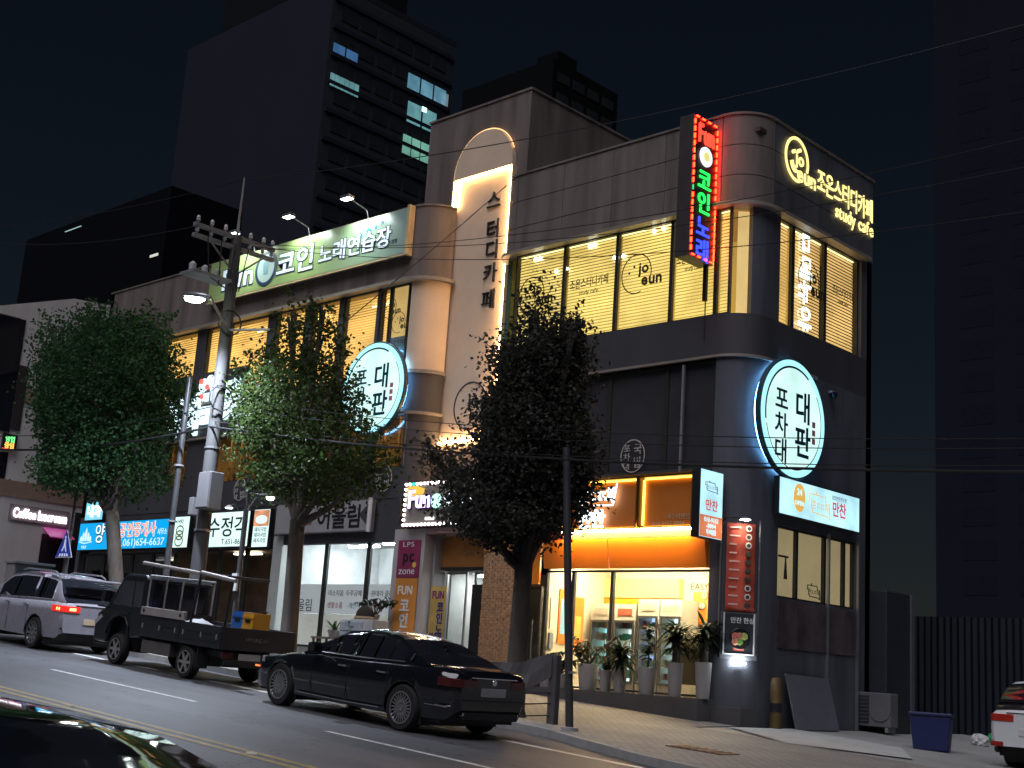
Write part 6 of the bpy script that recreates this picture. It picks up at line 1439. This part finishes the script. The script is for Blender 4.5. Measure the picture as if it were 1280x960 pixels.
B(-.48, 2.55, -.72, .72, .52, .64).build('chassis', m_black, tk)
B(-.42, 2.6, -.86, .86, .74, .80).build('bed_floor', m_tkd, tk)
for sg in (-1, 1):
    for a, b in ((-.42, 1.08), (1.10, 2.58)):
        sp = B(a, b, sg*.86, sg*.90, .68, 1.12).build('drop_side', m_tkd, tk, bevel=.01)
        for zz in (.8, .95): B(a+.05, b-.05, sg*.90, sg*.912, zz, zz+.05).build('rib', m_tkd, sp)
B(2.58, 2.62, -.88, .88, .68, 1.12).build('tailgate', m_tkd, tk, bevel=.01)
letters(tk, 'HYUNDAI', 0, 0, .12, mat('print_dim', (.16, .13, .12), .6), depth=.006) and None
for o in [c for c in tk.children if c.name.startswith('letter')]:
    o.rotation_euler = (0, 0, math.pi/2); o.location = (2.626, -.35+o.location.x, .86)
rk = B(-.46, -.40, -.84, .84, .8, 1.22).build('headboard', m_tkd, tk, bevel=.01)
for yy in (-.8, -.4, 0, .4, .8): MB().tube([(-.43, yy, 1.2), (-.43, yy, 1.95)], .02, 6).build('guard_bar', m_grey, tk)
MB().tube([(-.43, -.82, 1.95), (-.43, .82, 1.95)], .022, 6).build('guard_bar', m_grey, tk)
B(.0, 1.75, -.93, -.885, 1.15, 1.30).build('board', mat('plank_pale', (.32, .29, .27), .6, var=.15), tk) if False else None
pk = B(-.4, 1.25, -.95, -.87, 1.13, 1.30).build('aluminium_plank', mat('plank_alu', (.42, .38, .36), .45, metal=.4, var=.1), tk, bevel=.012)
for xx in (-.28, 1.12): MB().lathe([(.035, -.96), (.035, -.951)], 12, (xx, 0, 1.22), 'y').build('end_hole', m_black, pk)
for yy in (-.84,):
    MB().tube([(1.35, yy, 1.1), (1.5, yy, 2.1)], .03, 8).build('rack_post', m_black, tk); MB().tube([(2.55, yy, 1.1), (2.62, yy, 2.0)], .03, 8).build('rack_post', m_black, tk)
    MB().tube([(-.5, yy, 1.95), (-.45, yy, 2.12)], .03, 8).build('rack_post', m_black, tk)
MB().tube([(-.75, -.84, 2.2), (1.42, -.84, 2.1)], .04, 10).build('rack_pipe', mat('pipe_pale', (.42, .38, .36), .4, metal=.5), tk); MB().tube([(1.5, -.84, 2.12), (2.72, -.84, 2.02)], .04, 10).build('rack_pipe', mat('pipe_pale', (.42, .38, .36), .4, metal=.5), tk)
MB().tube([(1.5, -.84, 2.1), (1.5, .84, 2.1)], .03, 8).build('rack_bar', m_black, tk)
for xw in (-1.38, 1.36):
    for sg in (-1, 1): wheel(tk, xw, sg*.76, .325, .325, .2, sg, 6, rm=mat('rim_steel', (.42, .40, .38), .4, metal=.7))
B(-1.86, -.9, -.6, .6, .3, .9).build('front_underbody', m_black, tk); B(.9, 1.85, -.6, .6, .3, .7).build('rear_underbody', m_black, tk)
for sg in (-1, 1):
    MB().tube([(-1.9, sg*.845, .62), (-1.8, sg*.85, .86), (-1.6, sg*.85, 1.0), (-1.38, sg*.85, 1.05), (-1.15, sg*.85, 1.0), (-1.0, sg*.85, .84), (-.96, sg*.845, .6)], .022, 8).build('arch_flare', m_black, tk)
    for xx in (-.3, .35, .95, 1.25, 1.9, 2.45): B(xx-.02, xx+.02, sg*.90, sg*.925, .86, .96).build('gate_latch', m_grey, tk)
    B(1.8, 1.83, sg*.62, sg*.88, .25, .68).build('mud_flap', m_black, tk)
    B(-2.40, -.6, sg*.832, sg*.842, 1.16, 1.19).build('belt_line', m_black, tk)
B(-2.47, -2.40, -.78, .78, .36, .56).build('front_bumper', m_black, tk, bevel=.03)
B(2.6, 2.66, -.80, .80, .40, .50).build('rear_bumper', m_black, tk, bevel=.01)
MB().lathe([(.2, -.3), (.21, -.28), (.21, .28), (.2, .3)], 18, (.55, .45, .48), 'x').build('fuel_tank', m_grey, tk, smooth=True)
B(-.35, .75, -.84, -.55, .36, .62).build('side_guard', mat('guard_brown', (.09, .08, .075), .6, var=.2), tk)
for sg in (-1, 1): B(2.6, 2.66, sg*.62, sg*.86, .52, .62).build('tail_light', m_tail, tk, bevel=.008)
B(2.6, 2.65, -.45, .05, .48, .62).build('number_plate', mat('plate_dim', (.35, .35, .36), .5), tk)
def on_truck(name, label, cat, x, y, z): 
    a = math.atan(S); return thing(name, label, cat, (XT+x*math.cos(a)+z*math.sin(a), YT_+y, gz(XT)-x*math.sin(a)+z*math.cos(a)), rot=(0, a, rad(4)))
for nm, c, x, lab in (('crate', (.03, .16, .55), 1.56, 'blue plastic crate standing in the truck bed'), ('crate', (.70, .36, .03), 1.92, 'yellow orange plastic crate standing in the truck bed')):
    t = on_truck(nm, lab, 'crate', x, .35, .802); m_ = mat('crate_%d' % int(c[2]*100), c, .45)
    MB().box(-.17, .17, -.22, -.19, 0, .62).box(-.17, .17, .19, .22, 0, .62).box(-.17, -.14, -.19, .19, 0, .62).box(.14, .17, -.19, .19, 0, .62).build('walls', m_, t)
    for k in range(3): B(-.175, .175, -.235, -.221, .06+k*.22, .11+k*.22).build('rib', m_, t)
    B(-.08, .08, -.236, -.222, .42, .48).build('handle_slot', m_black, t)
t = on_truck('tarpaulin', 'grey tarpaulin heap lying in the truck bed behind the cab', 'tarpaulin', .35, .0, .80)
rng = random.Random(4); mb = MB(); n = 14
for i in range(n+1):
    for j in range(n+1):
        u, v = i/n*2-1, j/n*2-1; mb.v.append((u*.62, v*.6, max(0, .36*(1-u*u)*(1-v*v)+rng.uniform(-.03, .03)*(1-abs(u))*(1-abs(v)))))
mb.f = [(i*(n+1)+j, i*(n+1)+j+1, (i+1)*(n+1)+j+1, (i+1)*(n+1)+j) for i in range(n) for j in range(n)]
mb.build('cloth', mat('tarp_grey', (.30, .30, .32), .6, var=.15), t, smooth=True)

# ================================================================== pale cafe building at the left
XC = -50.5
def cz(px, py): return onX(px, py, XC)
cf = thing('cafe_building', 'pale two storey cafe building with tan brick stripes at the left edge', 'building', (XC, 22.0, gz(XC)))
CO = Vector((-XC, -22.0, -gz(XC)))
class CB(MB):
    def build(s, name, m, parent=None, **k):
        s.v = [(x+CO.x, y+CO.y, z+CO.z) for x, y, z in s.v]; return MB.build(s, name, m, parent, **k)
def CX(*a): return CB().box(*a)
m_cafe = mat('cafe_plaster', (.80, .74, .72), .75, var=.06, scale=1, streak=.05); m_cbr = mat('cafe_brick', (.36, .24, .18), .8, var=.15, scale=5)
ztop0 = cz(0, 382)[1]; ztop1 = cz(110, 378)[1]; yl, yr = 19.0, 27.6
CB().prism([(yl, 1.5), (yr, 1.5), (yr, ztop1+.2), (cz(92, 379)[0], ztop1), (cz(0, 382)[0], ztop0), (yl, ztop0-.2)], XC-8, XC, 'x').build('wall', m_cafe, cf)
z0, z1 = cz(20, 618)[1]-.1, cz(20, 606)[1]+.15; CX(XC, XC+.05, yl, yr, z0, z1).build('brick_band', m_cbr, cf)
ya, yb = cz(0, 500)[0], cz(26, 500)[0]
CX(XC+.002, XC+.03, yl, cz(25, 400)[0], ztop0-1.1, ztop0-.3).build('brick_patch', m_cbr, cf)
CX(XC+.002, XC+.05, yl, cz(11, 540)[0], cz(10, 540)[1], cz(10, 395)[1]).build('window', m_dglass, cf)
CX(XC+.002, XC+.04, cz(12, 540)[0], cz(24, 540)[0], cz(18, 538)[1], cz(18, 455)[1]).build('window', mat('shade_brown', (.05, .04, .04), .4), cf)
CX(XC+.002, XC+.03, cz(27, 490)[0], cz(48, 490)[0], cz(36, 505)[1], cz(36, 490)[1]+.15).build('brick_patch', m_cbr, cf)
CX(XC+.002, XC+.05, cz(47, 500)[0], cz(64, 500)[0], cz(52, 532)[1], cz(52, 494)[1]).build('window', m_dglass, cf)
CX(XC+.002, XC+.04, cz(46, 600)[0], cz(120, 600)[0], cz(60, 606)[1], cz(60, 572)[1]).build('window', mat('cafe_upper', (.07, .055, .06), .3, var=.3), cf)
CX(XC+.002, XC+.04, yl, cz(8, 580)[0], cz(5, 600)[1], cz(5, 565)[1]).build('window', m_dglass, cf)
ya, yb = cz(49, 690)[0], cz(80, 690)[0]
CX(XC+.002, XC+.04, ya, yb, 3.2, cz(60, 668)[1]).build('door', mat('cafe_door', (.03, .025, .03), .25), cf)
z1 = cz(50, 658)[1]; zb = cz(62, 672)[1]
CB().add([(XC+.02, ya, z1), (XC+.02, yb, z1), (XC+.75, yb, zb), (XC+.75, ya, zb), (XC+.02, ya, z1-.05), (XC+.02, yb, z1-.05), (XC+.75, yb, zb-.04), (XC+.75, ya, zb-.04)], [(0,1,2,3),(7,6,5,4),(0,4,5,1),(3,2,6,7),(0,3,7,4),(1,5,6,2)]).build('awning', emit('awning_pink', (.6, .08, .38), .22, base=(.55, .10, .35)), cf)
t = thing('cafe_sign', 'white glowing Coffee Icecream letters on the pale cafe wall', 'sign', (XC+.03, cz(15, 642)[0], cz(40, 645)[1]-.18), math.pi/2)
wsg = cz(83, 645)[0]-cz(15, 642)[0]; e_cs = emit('cafe_letter', (1, .92, .97), 2.6)
letters(t, 'Coffee Icecream', 0, .05, .52, e_cs, w=wsg, y=-.07, depth=.05, bold=.03); B(-.15, wsg+.1, -.03, 0, -.08, .55).build('backboard', mat('back_mauve', (.28, .22, .24), .6), t)
t = thing('led_sign', 'tiny LED text panel, green and orange, at the left edge', 'sign', (XC+.05, cz(1, 553)[0], cz(8, 562)[1]), math.pi/2)
wl_ = cz(19, 553)[0]-cz(1, 553)[0]; B(0, wl_, -.12, 0, 0, .62).build('box', m_black, t); letters(t, '영업', .08, .32, .26, emit('led_green', (.2, 1, .3), 1.4), w=wl_*.7, y=-.13, depth=.02, bold=.03); letters(t, '중임', .08, .06, .26, emit('led_amber', (1, .55, .1), 1.6), w=wl_*.7, y=-.13, depth=.02, bold=.03)
B(0, wl_, -.135, -.125, .0, .03).build('edge', emit('led_red', (1, .1, .05), 1.2), t)
Xk, Yk = -47.2, cz(25, 700)[0]-1.2
t = thing('kiosk_box', 'grey metal locker kiosk in front of the cafe wall', 'kiosk', (Xk, Yk, gz(Xk)+.12), math.pi/2)
B(-.75, .75, -.35, .35, 0, 1.75).build('casing', mat('kiosk_grey', (.24, .23, .24), .5, var=.1), t, bevel=.03); B(-.8, .8, -.5, .4, 1.75, 1.85).build('roof', m_grey, t, bevel=.02)
for k in (-.38, .38): B(k-.28, k+.28, -.365, -.351, .5, 1.55).build('door_panel', mat('kiosk_dark', (.10, .10, .11), .4), t)
CX(XC+.0, XC+.06, cz(84, 700)[0], yr, 2.6, cz(90, 640)[1]).build('dark_shopfront', mat('shopfront_dark', (.04, .04, .05), .3), cf)

# ================================================================== apartment towers behind, haze put into their colours as low contrast
m_apt = mat('apartment_wall', (.028, .031, .043), .95, var=.06, scale=.1, spec=.02); m_adark = mat('apartment_glass', (.030, .032, .040), .8, var=.2, scale=.5, spec=.03)
AX, AY = -93.0, 68.0
ah = onY(362, 6, AY)[1]; ax0 = onY(236, 60, AY)[0]; ay1 = onX(566, 110, AX)[0]
ap = thing('apartment_tower', 'tall dim apartment tower behind the left wing with a few cyan lit windows', 'building', (AX, AY, gz(AX)))
AO = (-AX, -AY, -gz(AX))
def AB(x0, x1, y0, y1, z0, z1): return B(x0+AO[0], x1+AO[0], y0+AO[1], y1+AO[1], z0+AO[2], z1+AO[2])
AB(ax0, AX, AY, ay1, gz(AX), ah).build('wall', m_apt, ap)
AB(AX-.02, AX+.03, AY+.02, ay1-.02, gz(AX), ah-.05).build('side_wall', mat('apartment_side_lit', (.045, .048, .060), .95, spec=.02), ap)  # light on this face put into a lighter colour than the front
AB(onY(281, 10, AY+4)[0], AX-1.5, AY+4, onX(507, 30, AX-1.5)[0], ah+.2, ah+30).build('upper_tower', mat('apartment_upper', (.014, .015, .02), .95, spec=.02), ap)
AB(ax0, AX+.03, AY+.002, ay1, ah, ah+.6).build('parapet', m_apt, ap)
st = 2.85; nfl = int((ah-14)/st)
cols = [(AY+1.2+k*(ay1-AY-2)/6, AY+1.2+(k+.82)*(ay1-AY-2)/6) for k in range(6)]
for f_ in range(nfl):
    z = ah-1.2-st*(f_+1)
    AB(AX+.03, AX+.22, AY+.3, ay1-.3, z+2.35, z+2.75).build('balcony_band', m_apt, ap)
    for a, b in cols: AB(AX+.031, AX+.10, a, b, z+.65, z+2.25).build('window', m_adark, ap)
def lit(px0, px1, py0, py1, c, st_, nm, bars=1):
    y0, z1 = onX(px0, py0, AX+.3); y1, z0 = onX(px1, py1, AX+.3); z1 = onX((px0+px1)/2, py0, AX+.3)[1]; z0 = onX((px0+px1)/2, py1, AX+.3)[1]
    n = max(1, bars); e = emit(nm, c, st_, var=.3, scale=.6)
    for k in range(n):
        a = y0+(y1-y0)*k/n; b = y0+(y1-y0)*(k+.86)/n
        AB(AX+.13, AX+.2, a, b, z0, z1).build('lit_window', e, ap)
lit(418, 450, 60, 76, (.12, .35, .75), .28, 'lit_blue', 2); lit(414, 450, 98, 114, (.3, .7, .75), .30, 'lit_bars', 6)
lit(511, 560, 102, 124, (.25, .6, .8), .34, 'lit_cyan_a', 3); lit(511, 548, 134, 160, (.3, .75, .8), .36, 'lit_cyan_b', 2); lit(505, 538, 174, 198, (.35, .85, .65), .36, 'lit_mint', 3)
lit(529, 535, 134, 140, (.5, 1, .95), 3.0, 'lit_lamp', 1); lit(553, 562, 116, 132, (.45, .65, .75), .22, 'lit_grey', 1); lit(551, 556, 204, 214, (.2, .6, .45), .2, 'lit_small', 1)
# second, lower block further right
bx0, bz = onY(628, 96, 120); bx1, _ = onY(692, 78, 120)
t = thing('apartment_block', 'barely visible far apartment block behind the arch tower', 'building', (bx1, 120, gz(bx1)))
B(bx0-bx1-8, 0, 0, 14, 0, bz-gz(bx1)).build('wall', mat('far_wall', (.008, .009, .010), .95, spec=.02), t); B(-6, -2, 3, 7, bz-gz(bx1), bz-gz(bx1)+3).build('stair_head', mat('far_wall', (.008, .009, .010), .95, spec=.02), t)
for f_ in range(6):
    for k in range(4): B(.002, .1, 1+k*3.2, 3.4+k*3.2, bz-gz(bx1)-3-f_*3, bz-gz(bx1)-1.6-f_*3).build('window', m_adark, t)
# dim tower at the right edge
rx0 = onY(1168, 300, 110)[0]
t = thing('apartment_tower', 'very dim tall apartment tower filling the right edge behind the lane', 'building', (rx0, 110, gz(rx0)))
B(0, 40, 0, 20, 0, 75).build('wall', mat('right_tower_wall', (.017, .0195, .030), .95, var=.05, scale=.1, spec=.02), t)
for f_ in range(18):
    for k in range(7): B(2.5+k*5, 5.5+k*5, -.02, -.003, 8+f_*3, 9.7+f_*3).build('window', mat('right_tower_glass', (.0155, .018, .028), .95, spec=.02), t)
# dark block at the far left with two lit windows
lx0, _ = onY(30, 320, 60); lx1, lz1 = onY(215, 232, 60)
t = thing('apartment_block', 'black far block above the cafe with two tiny lit windows', 'building', (lx1, 60, gz(lx1)))
hz_ = lz1-gz(lx1); B(lx0-lx1, 0, 0, 12, 0, hz_).build('wall', mat('left_far_wall', (.007, .0075, .010), .95, spec=.02), t)
for (a, b, c_, d_), nm in (((81, 101, 282, 290), 0), ((187, 197, 316, 322), 1)):
    u0, v0 = onY(a, d_, 59.9); u1, v1 = onY(b, c_, 59.9); B(u0-lx1, u1-lx1, -.1, -.01, v0-gz(lx1), v1-gz(lx1)).build('lit_window', emit('far_lit_%d' % nm, (.55, .8, .75) if not nm else (.95, .95, .85), .6), t)
for me in list(_GB.values()): bpy.data.meshes.remove(me)
for o in _GO: bpy.data.objects.remove(o)
for o in bpy.data.objects:
    if 'under_bld' in o: del o['under_bld']
